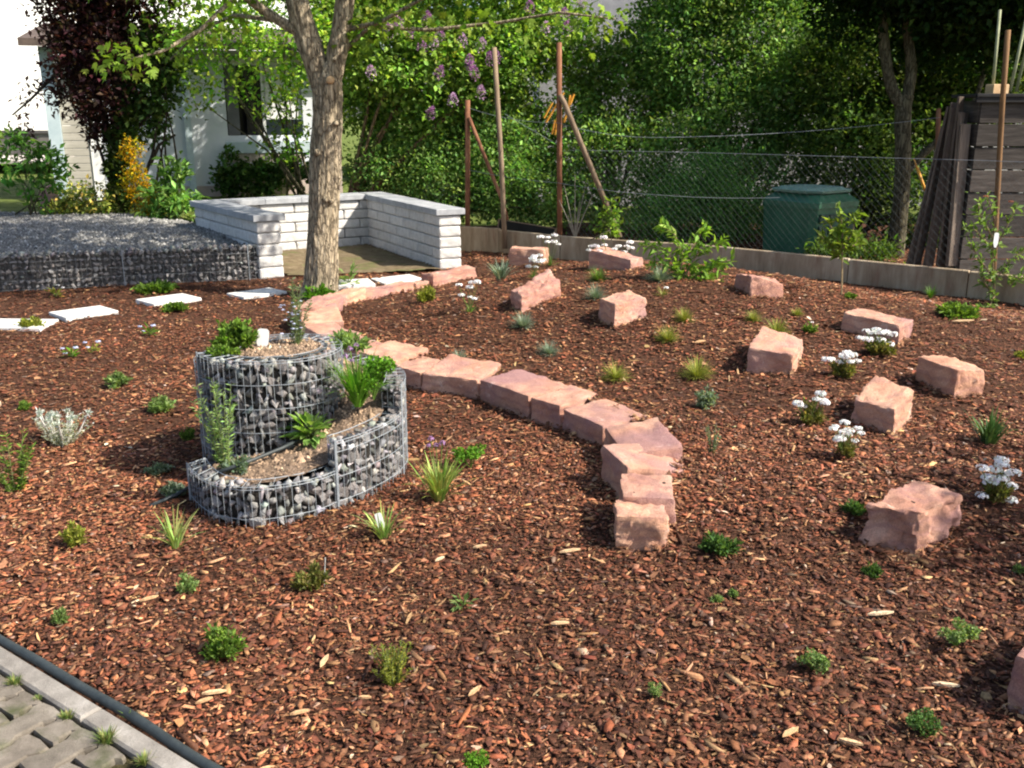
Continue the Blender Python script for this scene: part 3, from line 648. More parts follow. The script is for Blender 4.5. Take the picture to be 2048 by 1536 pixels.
# stepping slabs
SG = 'pale square stepping slabs across the mulch'
SL = [((-55, 650), (48, 655), (40, 632), 'stepping slab cut off by the left edge of the picture'),
      ((118, 622), (132, 638), (236, 622), 'second stepping slab from the left, in front of the gabion'),
      ((296, 600), (308, 612), (405, 597), 'third stepping slab from the left, in front of the gabion'),
      ((461, 578), (487, 594), (573, 582), 'stepping slab half in shade just left of the tree foot'),
      ((668, 563), (676, 575), (740, 571), 'stepping slab peeping out right of the tree foot'),
      ((737, 556), (768, 565), (848, 557), 'farthest stepping slab in front of the block niche')]
for i, (a, b_, c, lb) in enumerate(SL):
    A = flat(*a, .03); B = flat(*b_, .03); C = flat(*c, .03); u = (C - B); L = np.linalg.norm(u[:2]); rz = math.atan2(u[1], u[0])
    L = min(max(L, .42), .52); v = np.array([-math.sin(rz), math.cos(rz), 0]); u = np.array([math.cos(rz), math.sin(rz), 0])
    if i == 0: B = flat(-60, 655, .03); u = (flat(48, 655, .03) - B); L = .62; rz = math.atan2(u[1], u[0]); v = np.array([-math.sin(rz), math.cos(rz), 0]); u = np.array([math.cos(rz), math.sin(rz), 0])
    ctr = B + u * L / 2 + v * .18; m = MB(); m.box((0, 0, 0), (L, .37, .05), bev=.005)
    o = m.build('stepping_slab', SLABM, world=False); zg = float(hz(ctr[0], ctr[1])); o.location = (ctr[0], ctr[1], zg + .006); o.rotation_euler = (R(random.uniform(-1, 1)), R(random.uniform(-1, 1)), rz)
    tag(o, lb, 'stepping slab', SG)

# ------------------------------------------------------------------ spiral gabion planter
TH = np.array([235, 242, 256, 270, 291, 300, 320, 340, 365, 400, 450, 500, 540, 585, 630, 680, 720, 800, 880.])
RR = np.array([.66, .70, .80, .85, .775, .715, .66, .64, .62, .6, .55, .50, .485, .40, .325, .30, .29, .28, .28])
rsp = lambda th: float(np.interp(th, TH, RR))
spt = lambda th, dr=0.0: SP_C + (rsp(th) + dr) * np.array([math.cos(R(th)), math.sin(R(th))])
sp = empty('herb_spiral', (*SP_C, 0), 'round stepped gabion herb planter of grey rubble in wire cages', 'spiral planter')
TIERS = [(235, 300, .20), (300, 346, .345), (346, 430, .49), (430, 562, .60), (562, 880, .665)]
g = np.random.default_rng(31); Pv = []; Sv = []; Ph = []; Sh = []
wall_z0 = lambda th: 0.0 if th < 560 else .12
for (t0, t1, H) in TIERS:
    # core
    ths = np.linspace(t0, t1, max(6, int((t1 - t0) / 6))); V = []; F = []
    for th in ths:
        for dr, z in ((-.035, 0), (-.035, H - .035), (-.095, H - .035), (-.095, 0)): V.append((*spt(th, dr), z))
    for i in range(len(ths) - 1):
        for k in range(4): F.append((i * 4 + k, i * 4 + (k + 1) % 4, i * 4 + 4 + (k + 1) % 4, i * 4 + 4 + k))
    F += [(0, 1, 2, 3), tuple(len(V) - 4 + k for k in (3, 2, 1, 0))]
    m = MB(); m.add(V, F); m.build('rubble_core', CORE, sp)
    # stones
    th = t0 + 1.2
    col_i = 0
    while th < t1:
        r = rsp(th); stp = math.degrees(.041 / r); n = SP_C; fx = math.cos(R(th)); fy = math.sin(R(th))
        z = .022 if t0 < 560 else .16; z += g.uniform(-.012, .012)
        while z < H - .012:
            a = g.uniform(.024, .044); p = spt(th + g.uniform(-.3, .3) * stp, -.034 + g.uniform(-.008, .006))
            s3 = [a * g.uniform(.7, 1), a * g.uniform(.7, 1), a * g.uniform(.6, 1.15)]
            # squash so that the outer side is flush with the cage
            frontness = -(fy) - .1 * abs(fx)
            show = (fy < .15) or (t0 in (430,) and fx < -.5) 
            (Pv if show else Ph).append((*p, z)); (Sv if show else Sh).append(s3)
            z += .038 + g.uniform(-.006, .008)
        for dr in (-.045, -.082):
            p = spt(th + g.uniform(-.3, .3) * stp, dr + g.uniform(-.01, .01)); a = g.uniform(.020, .032)
            Ph.append((*p, H - .018 + g.uniform(-.01, .006))); Sh.append([a, a, a * .8])
        th += stp
    # end faces
    for te, lo in ((t0, 0),):
        for q in range(3):
            for z in np.arange(.03, H, .045):
                p = spt(te + 1, -.02 - q * .03); Ph.append((*p, z)); Sh.append([.024, .024, .022])
Pv = np.array(Pv); Sv = np.array(Sv); Ph = np.array(Ph); Sh = np.array(Sh)
o_ = np.argsort(-Sv[:, 0]); Pv = Pv[o_]; Sv = Sv[o_]
rubble_parts(np.vstack([Pv, Ph]), np.vstack([Sv, Sh]), sp, 6, 298)
for (t0, t1, H) in TIERS:
    m = MB(); th = t0; z0 = 0 if t0 < 560 else .13
    while th <= t1 + .01:
        p = spt(th, .004); m.tube([(*p, z0), (*p, H + .012)], .0013, 4, caps=False); th += math.degrees(.036 / rsp(th))
    zs = [z for z in np.arange(.05, H - .04, .125)] + [H - .004, H + .010]
    arc = np.linspace(t0, t1, max(4, int((t1 - t0) / 5)))
    for z in zs:
        if z > z0: m.tube([(*spt(a, .006), z) for a in arc], .0016, 4, caps=False)
    m.tube([(*spt(a, -.10), H + .008) for a in arc], .0021, 4, caps=False)
    a = t0
    while a < t1: m.tube([(*spt(a, .006), H + .008), (*spt(a, -.10), H + .008)], .0015, 3, caps=False); a += math.degrees(.07 / rsp(a))
    # end panel
    for k in range(4): q = spt(t0 - .6, -.003 - k * .032); m.tube([(*q, z0), (*q, H + .012)], .0018, 4, caps=False)
    for z in zs[-2:] + [H - .11]: m.tube([(*spt(t0 - .6, .004), z), (*spt(t0 - .6, -.10), z)], .002, 4, caps=False)
    m.build('wire_mesh', GALV, sp)
    m = MB()
    for w in range(3): q = spt(t0 - .6 + w * .35, .008); m.tube([(*q, z0), (*q, H + .018)], .0030, 6)
    m.build('end_rod', GALV, sp)
# soil ramp and top
ths = np.arange(237, 562, 5.0); V = []; F = []
def sz(th): return float(np.interp(th, [235, 262, 300, 345, 430, 540], [.155, .175, .235, .36, .50, .585]))
K = 8
for i, th in enumerate(ths):
    ro = rsp(th) - .09; ri = rsp(min(th + 360, 880)) - .02
    for k in range(K):
        r = ri + (ro - ri) * k / (K - 1); x = SP_C[0] + r * math.cos(R(th)); y = SP_C[1] + r * math.sin(R(th))
        V.append((x, y, sz(th) + .025 * (float(vnoise(x * 16, y * 16, 3)) - .5) + .01 * math.sin(k / (K - 1) * 3.14)))
for i in range(len(ths) - 1):
    for k in range(K - 1): F.append((i * K + k, i * K + k + 1, (i + 1) * K + k + 1, (i + 1) * K + k))
m = MB(); m.add(V, F); m.build('soil', SOIL, sp, smooth=True)
ths = np.arange(560, 885, 6.0); m = MB(); V = [(*SP_C, .665)]
for fr in (.4, .75, 1):
    for th in ths:
        r = (rsp(th) - .07) * fr; V.append((SP_C[0] + r * math.cos(R(th)), SP_C[1] + r * math.sin(R(th)), .645 + .02 * (1 - fr) + .012 * random.uniform(-1, 1)))
n = len(ths); F = [(0, 1 + i, 1 + (i + 1) % n) for i in range(n)]
for L in range(2): F += [(1 + L * n + i, 1 + (L + 1) * n + i, 1 + (L + 1) * n + (i + 1) % n, 1 + L * n + (i + 1) % n) for i in range(n)]
m.add(V, F); m.build('soil', SOIL, sp, smooth=True)
m = MB(); m.tube([(*spt(a, -.075), .668 + .004 * math.sin(a * .2)) for a in np.linspace(566, 770, 40)], .007, 6); m.build('liner_edge', RUBBER, sp, smooth=True)
g = np.random.default_rng(44); n = 2600; th = g.uniform(238, 545, n); u_ = g.random(n)
rr_ = np.array([rsp(min(a + 360, 880)) - .01 + (rsp(a) - .10 - rsp(min(a + 360, 880))) * b_ for a, b_ in zip(th, u_)]); x = SP_C[0] + rr_ * np.cos(np.radians(th)); y = SP_C[1] + rr_ * np.sin(np.radians(th)); z = np.array([sz(a) for a in th]) + .012
th2 = g.uniform(0, 6.28, 900); r2 = .24 * np.sqrt(g.random(900)); x = np.r_[x, SP_C[0] + r2 * np.cos(th2)]; y = np.r_[y, SP_C[1] + r2 * np.sin(th2)]; z = np.r_[z, np.full(900, .662)]; n = len(x)
s_ = .0075 * np.exp(g.normal(0, .45, n)); tt = np.array([[1, 0, -.4], [-.5, .87, -.4], [-.5, -.87, -.4], [0, 0, .8]])[None] * (1 + g.uniform(-.4, .4, (n, 4, 3))) * s_[:, None, None]
V = (tt + np.stack([x, y, z], -1)[:, None]).reshape(-1, 3); b0 = np.arange(n) * 4
o = npmesh('soil_crumbs', V, np.concatenate([np.stack([b0, b0 + 1, b0 + 3], -1), np.stack([b0 + 1, b0 + 2, b0 + 3], -1), np.stack([b0 + 2, b0, b0 + 3], -1)]), CHIP, sp, col=np.repeat(np.clip(np.array([.26, .18, .12]) * np.exp(g.normal(0, .5, (n, 1))), .03, .7), 4, 0)); o['kind'] = 'stuff'
# irrigation hose
P1 = flat(300, 1012, .02); P2 = flat(352, 990, .03); P3 = flat(392, 966, .06)
m = MB(); pts = [P1, P2, P3, at_y(420, 952, P3[1] + .13), flat(445, 942, .215), flat(500, 922, .222), flat(560, 898, .245), flat(598, 880, .26)]
m.tube(pts, .0095, 8); o = m.build('irrigation_hose', RUBBER, smooth=True); tag(o, 'thin black irrigation pipe running from the mulch up over the planter soil', 'hose')

# ------------------------------------------------------------------ pavement corner, kerb, hose edging
pv = empty('pavement', (-1.5, 2.2, 0), 'worn grey brown interlocking pavement in the near left corner', 'pavement'); pv['kind'] = 'structure'
kp = lambda s, t, z=0.0: np.array([*(KA + _kd * s + _kn * t), z])
LK = np.linalg.norm(KB - KA)
m = MB(); N_ = 60
hp = [(*(KA + _kd * (LK * i / N_) + _kn * .004 * math.sin(i * .5))[:2], .035 + .004 * math.sin(i * .9)) for i in range(N_ + 1)]
m.tube(hp, .0165, 14); tag(m.build('edging_pipe', RUBBER, smooth=True), 'thick black rubber pipe lying between the kerb and the mulch', 'pipe')
s = 0; ki = 0
while s < LK:
    l = .98; c = kp(s + l / 2, .062); m = MB(); m.box((*c[:2], -.04), (l - .008, .074, .16), rz=math.atan2(_kd[1], _kd[0]), bev=.008, col=(1, 1, 1))
    m.build('kerb_stone', KERB, pv); s += l
# bone-shaped pavers
pm = None
def paver_mesh():
    bm = bmesh.new(); o = [(-.105, -.058), (-.075, -.064), (-.045, -.044), (.045, -.044), (.075, -.064), (.105, -.058), (.112, 0), (.105, .058), (.075, .064), (.045, .044), (-.045, .044), (-.075, .064), (-.105, .058), (-.112, 0)]
    # wavy interlocking outline
    lo = [bm.verts.new((x * .97, y * .97, .0)) for x, y in o]; md = [bm.verts.new((x * .97, y * .97, .05)) for x, y in o]; hi = [bm.verts.new((x * .93, y * .91, .058)) for x, y in o]; n = len(o)
    for i in range(n):
        j = (i + 1) % n; bm.faces.new((lo[i], lo[j], md[j], md[i])); bm.faces.new((md[i], md[j], hi[j], hi[i]))
    bm.faces.new(hi); me = bpy.data.meshes.new('paver'); bm.to_mesh(me); bm.free(); me.materials.append(PAVER); return me
pm = paver_mesh(); prz = math.atan2(_kd[1], _kd[0])
hm = pm.copy(); hm.name = 'half_paver'
for v in hm.vertices: v.co.x = v.co.x * .46
for i in range(1, 26, 2):
    c = kp(i * .114 + .3, .164)
    if c[1] > 3.6 or c[0] > -.35 or c[1] < 1.2: continue
    o = link('paver', hm, pv); o.location = (c[0] + 1.5, c[1] - 2.2, -.024); o.rotation_euler = (0, 0, prz + math.pi / 2)
for i in range(26):
    for j in range(9):
        s = i * .114; t = .215 + j * .222
        # alternate columns are offset half, like bricks standing on end
        t2 = t + (.111 if i % 2 else 0)
        c = kp(s + .3, t2)
        if c[1] > 3.6 or c[0] > -.35 or c[1] < 1.2: continue
        o = link('paver', pm, pv); o.location = (c[0] + 1.5, c[1] - 2.2, -.024 + random.uniform(-.004, .003)); o.rotation_euler = (R(random.uniform(-1, 1)), R(random.uniform(-1, 1)), prz + math.pi / 2 + R(random.uniform(-1.5, 1.5)))
m = MB(); q = [kp(-1, .02), kp(LK + 1, .02), kp(LK + 1, 2.4), kp(-1, 2.4)]; m.add([(p[0], p[1], .012) for p in q], [(0, 1, 2, 3)])
o = m.build('joint_soil', m_noise('joint_dirt', [(.3, (.03, .028, .012)), (.7, (.09, .075, .04))], 60, .95, .1, 80, 1, .01, world=True), pv)

# ------------------------------------------------------------------ plants
def unit(v): return v / np.maximum(np.linalg.norm(v, axis=-1, keepdims=True), 1e-9)
def leafmesh(name, P, D, L, Wd, C, mat, parent, fold=.25, seed=0, up=None):
    g = np.random.default_rng(seed); n = len(P); D = unit(D)
    ref = g.normal(size=(n, 3)) * .6 + np.array([0, 0, 1.0]) if up is None else up
    S = unit(np.cross(D, ref)); Nn = np.cross(S, D)
    L = np.broadcast_to(L, n)[:, None]; Wd = np.broadcast_to(Wd, n)[:, None]
    a = P; t = P + D * L - Nn * L * .12; mid = P + D * L * .45 + Nn * 0
    l = mid + S * Wd / 2 + Nn * Wd * fold; r = mid - S * Wd / 2 + Nn * Wd * fold
    V = np.stack([a, l, t, r], 1).reshape(-1, 3); b = np.arange(n) * 4
    F = np.concatenate([np.stack([b, b + 2, b + 1], -1), np.stack([b, b + 3, b + 2], -1)])
    return npmesh(name, V, F, mat, parent, col=np.repeat(np.clip(C, 0, .95), 4, 0))
def ribbons(name, B, D, L, Wd, droop, C, mat, parent, seg=4):
    """blades: base B, first direction D, arching with droop"""
    n = len(B); D = unit(D); H = unit(D * [1, 1, 0] + 1e-6); S = unit(np.cross(D, np.array([0, 0, 1.0]) + H * .3))
    rows = []
    for k in range(seg + 1):
        t = k / seg; c = B + D * (L * t)[:, None] - np.array([0, 0, 1.0]) * (droop * L * t ** 2.2)[:, None] + H * (droop * L * .5 * t * t)[:, None]
        w = Wd * (1 - t ** 2.2) * .5 + Wd * .02
        rows += [c + S * w[:, None], c - S * w[:, None]]
    V = np.stack(rows, 1).reshape(-1, 3); b = np.arange(n) * 2 * (seg + 1)
    F = np.concatenate([np.stack([b + 2 * k, b + 2 * k + 1, b + 2 * k + 3, b + 2 * k + 2], -1) for k in range(seg)])
    return npmesh(name, V, F, mat, parent, col=np.repeat(np.clip(C, 0, .95), 2 * (seg + 1), 0))
def pal(cols, n, g, j=.18):
    c = np.array(cols)[g.integers(len(cols), size=n)]; return c * np.exp(g.normal(0, j, (n, 1))) * np.exp(g.normal(0, .05, (n, 3)))
PG = 'young perennials planted in the mulch'
GREEN = [(.13, .22, .035), (.18, .29, .05), (.09, .16, .03)]; YEL = [(.28, .31, .05), (.34, .35, .07), (.20, .24, .04)]
OLIVE = [(.15, .15, .04), (.20, .17, .06), (.10, .12, .03)]; BLUEG = [(.20, .27, .19), (.28, .34, .25), (.14, .20, .13)]
DKG = [(.075, .15, .04), (.11, .20, .055), (.05, .105, .03)]; BRIGHT = [(.11, .26, .02), (.15, .32, .03), (.08, .18, .02)]
SILV = [(.55, .57, .55), (.66, .66, .63), (.42, .46, .42)]; MINT = [(.20, .30, .10), (.28, .38, .14), (.14, .22, .07)]
def plant(kind, px, w, h, cols, label, cat='plant', z=None, n=None, seed=None, group=PG, name=None):
    """px: foot in the photo; w,h: size in photo pixels"""
    p = at(*px) if z is None else (flat(px[0], px[1], z)); s = scl(p); w *= s; h *= s
    if z is None: p[2] = float(hz(p[0], p[1]))
    seed = seed if seed is not None else int(px[0] * 7 + px[1] * 13) % 9973
    g = np.random.default_rng(seed)
    e = empty(name or {'mound': 'cushion_plant', 'grass': 'grass_tuft', 'fescue': 'fescue_tuft', 'leafy': 'leafy_plant', 'feather': 'feathery_plant'}.get(kind, 'garden_plant'), tuple(p), label, cat, group)
    p = np.array(p)
    if kind == 'mound':            # many tiny leaves on short stems, dome
        n = int((n or 520) * 1.5); nst = 26
        a = g.uniform(0, 6.28, nst); q = np.sqrt(g.random(nst)); st = np.stack([np.cos(a) * q * w * .42, np.sin(a) * q * w * .42, h * (.35 + .75 * g.random(nst)) * (1 - q ** 2 * .45)], -1)
        m = MB()
        for v in st: m.tube([p + v * [.2, .2, 0], p + v * [.7, .7, .6], p + v], [.0022, .0016, .001], 4, col=(.12, .10, .04))
        m.build('stems', STEM, e)
        k = g.integers(nst, size=n); t = g.uniform(.35, 1.05, n); P = p + st[k] * np.stack([.3 + .7 * t, .3 + .7 * t, t], -1) + g.normal(0, .05, (n, 3)) * [w, w, h]
        P[:, 2] = np.maximum(P[:, 2], p[2] + .004)
        D = unit(P - (p - [0, 0, h * .4])) + g.normal(0, .5, (n, 3))
        L = max(.010, .14 * max(w, h)) * g.uniform(.7, 1.3, n); leafmesh('foliage', P, D, L, L * .48, pal(cols, n, g, .28), LEAF, e, seed=seed)
    elif kind in ('grass', 'fescue'):
        n = n or (420 if kind == 'fescue' else 90); a = g.uniform(0, 6.28, n); sp_ = (1.1 if kind == 'fescue' else .6)
        tl = np.arccos(g.uniform(.12, 1, n)) if kind == 'fescue' else g.uniform(.05, .62, n)
        D = np.stack([np.cos(a) * np.sin(tl), np.sin(a) * np.sin(tl), np.cos(tl)], -1); q = g.random(n)[:, None] * w * .09
        B = p + np.stack([np.cos(a), np.sin(a), a * 0], -1) * q
        L = (h if kind == 'grass' else max(w * .62, h * 1.05)) * g.uniform(.6, 1.15, n) * (1 if kind == 'grass' else np.where(tl > .8, .8, 1))
        ribbons('blades', B, D, L, np.full(n, max(.0022, w * (.035 if kind == 'grass' else .016))), g.uniform(.05, .45, n) * (1.0 if kind == 'grass' else .5), pal(cols, n, g, .22), BLADE, e)
    elif kind == 'leafy':          # broad leaves on stalks, rosette
        n = n or 26; a = g.uniform(0, 6.28, n); el = g.uniform(.15, 1.35, n)
        D = np.stack([np.cos(a) * np.cos(el), np.sin(a) * np.cos(el), np.sin(el)], -1); r = g.uniform(.15, .6, n)[:, None]
        tip = p + D * r * [w * .5, w * .5, h * .95]; m = MB()
        for q in tip: m.tube([p, (p + q) / 2 + [0, 0, h * .05], q], .0015, 4, col=(.10, .14, .04))
        m.build('stems', STEM, e)
        L = g.uniform(.28, .45, n) * min(w, h * 1.3); leafmesh('foliage', tip, D * [1, 1, .5] + g.normal(0, .12, (n, 3)), L, L * .42, pal(cols, n, g), LEAF, e, seed=seed, fold=.15, up=np.tile([0, 0, 1.], (n, 1)))
    elif kind == 'curly':
        n = n or 700; nst = 12
        a = g.uniform(0, 6.28, nst); q = np.sqrt(g.random(nst)); st = np.stack([np.cos(a) * q * w * .40, np.sin(a) * q * w * .40, h * g.uniform(.45, .9, nst)], -1)
        m = MB()
        for v in st: m.tube([p, p + v * [.6, .6, .7], p + v], .002, 4, col=(.10, .18, .03))
        m.build('stems', STEM, e); k = g.integers(nst, size=n); P = p + st[k] + unit(g.normal(size=(n, 3))) * [w * .14, w * .14, h * .14]
        L = .075 * w * g.uniform(.7, 1.3, n); leafmesh('foliage', P, g.normal(size=(n, 3)) + [0, 0, .6], L, L * .8, pal(cols, n, g, .25), LEAF, e, seed=seed)
    elif kind in ('feather', 'upright'):
        nst = 9 if kind == 'feather' else 34; per = 60; m = MB(); Ps = []; Ds = []
        for i in range(nst):
            a = g.uniform(0, 6.28); lean = g.uniform(.0, .5) * w; hh = h * g.uniform(.55, 1.05); b0 = p + [math.cos(a) * w * .08, math.sin(a) * w * .08, 0]
            tp = b0 + [math.cos(a) * lean, math.sin(a) * lean, hh]; md = (b0 + tp) / 2 - [math.cos(a) * lean * .15, math.sin(a) * lean * .15, 0]
            m.tube([b0, md, tp], [.003, .0022, .001], 4, col=(.13, .16, .06)); t = g.random(per)
            c = b0 + (tp - b0) * t[:, None]; aa = g.uniform(0, 6.28, per); dd = np.stack([np.cos(aa), np.sin(aa), g.uniform(.2, 1.0, per)], -1); Ps.append(c); Ds.append(dd)
        m.build('stems', STEM, e); P = np.concatenate(Ps); D = np.concatenate(Ds); n_ = len(P)
        L = g.uniform(.10, .2, n_) * w if kind == 'feather' else g.uniform(.07, .13, n_) * h
        leafmesh('foliage', P, D, L, L * (.22 if kind == 'feather' else .25), pal(cols, n_, g, .25), LEAF, e, seed=seed)
    return e, p, w, h, s
def flower_heads(e, pts, rad, colr, name='flower_head', seed=0, mat=PETAL, stemfrom=None, flatten=.42):
    """each head: a tight dome of small petals"""
    g = np.random.default_rng(seed)
    for q in pts:
        rad0 = rad; rad = rad0 * g.uniform(.72, 1.18); q = np.array(q) + g.normal(0, .25 * rad, 3)
        n = 42; v = unit(g.normal(size=(n, 3))); v[:, 2] = np.abs(v[:, 2]) * 1.1 - .3; v = unit(v)
        tg = np.cross(v, g.normal(size=(n, 3))); P = np.array(q) + v * rad * [1, 1, flatten] - unit(tg) * rad * .3
        leafmesh(name, P, tg + g.normal(0, .35, tg.shape) * .2, rad * .6, rad * .5, pal([colr], n, g, .08), mat, e, seed=int(g.integers(9999)), fold=.06, up=v + g.normal(0, .3, v.shape)); rad = rad0
    if stemfrom is not None:
        m = MB()
        for q in pts: m.tube([stemfrom, (np.array(stemfrom) * .4 + np.array(q) * .6), q], .0022, 4, col=(.12, .17, .04))
        m.build('flower_stems', STEM, e)
WH = (.90, .90, .88)
FG = 'white flowering plants on the mound'
def candytuft(px, w, h, heads, label, cols=OLIVE, rad=10, kind='mound', foot=None):
    e, p, w_, h_, s = plant(kind, px, w, h, cols, label, 'flowering plant', group=FG, name='white_flower_plant', n=420 if kind == 'mound' else 60)
    pts = []
    for i, (hx, hy) in enumerate(heads):
        pts.append(at_y(hx, hy, p[1] + ((i * 37) % 7 - 3) * .012))
    flower_heads(e, pts, rad * s, WH, seed=int(px[0]), stemfrom=p)
    return e
candytuft((1757, 712), 62, 32, [(1722, 672), (1733, 664), (1745, 668), (1748, 660), (1760, 667), (1772, 664), (1785, 670), (1738, 676), (1781, 683), (1764, 676)], 'white candytuft in full flower against the low dark sided sandstone', rad=10)
candytuft((1687, 757), 55, 34, [(1655, 716), (1664, 720), (1680, 726), (1694, 706), (1690, 716), (1704, 713), (1715, 720), (1699, 722)], 'white candytuft between the steep topped sandstone and the brick shaped one', rad=10)
candytuft((1618, 852), 60, 48, [(1597, 808), (1590, 803), (1610, 810), (1640, 790), (1634, 797), (1652, 803), (1645, 800)], 'candytuft with two separate groups of white heads, left of the leaning block', rad=10)
candytuft((1690, 918), 48, 45, [(1668, 858), (1673, 852), (1693, 846), (1683, 866), (1702, 860), (1716, 858), (1720, 868), (1672, 880), (1680, 874), (1704, 883), (1694, 866)], 'white candytuft just below the leaning sandstone block', rad=10)
candytuft((1990, 1008), 62, 60, [(1962, 933), (1968, 953), (1978, 962), (2000, 925), (2010, 930), (1995, 940), (2012, 948), (2003, 958), (2029, 942), (1986, 952), (2025, 970), (1966, 990), (2018, 1000), (2006, 920)], 'largest white candytuft, above the big drilled boulder at the right', rad=12)
candytuft((940, 626), 42, 25, [(917, 570), (922, 588), (936, 576), (943, 566), (951, 563), (955, 567), (938, 594), (948, 598)], 'thrift with white balls on stalks in the left part of the mound', BRIGHT, rad=7, kind='fescue')
candytuft((1067, 556), 42, 26, [(1064, 518), (1072, 512), (1080, 507), (1058, 533), (1072, 535), (1076, 522), (1082, 521), (1068, 524)], 'small white flowering tuft left of the tall thrift at the mound back', GREEN, rad=7, kind='fescue')
candytuft((1101, 531), 52, 30, [(1084, 473), (1097, 475), (1110, 471), (1108, 482), (1095, 485), (1115, 488)], 'tall thrift with white ball heads behind the square pale sandstone', GREEN, rad=7, kind='fescue')
candytuft((1222, 535), 70, 25, [(1178, 498), (1186, 492), (1193, 488), (1188, 504), (1200, 499), (1207, 505), (1217, 506), (1206, 477), (1209, 491), (1231, 497), (1240, 492), (1252, 493), (1257, 487), (1250, 502), (1262, 498)], 'broad drift of white thrift balls behind the long low sandstone', GREEN, rad=7.5, kind='fescue')
candytuft((1325, 592), 44, 28, [(1331, 574)], 'yellow green tuft with a single white bud near the fescue', YEL, rad=4, kind='fescue')
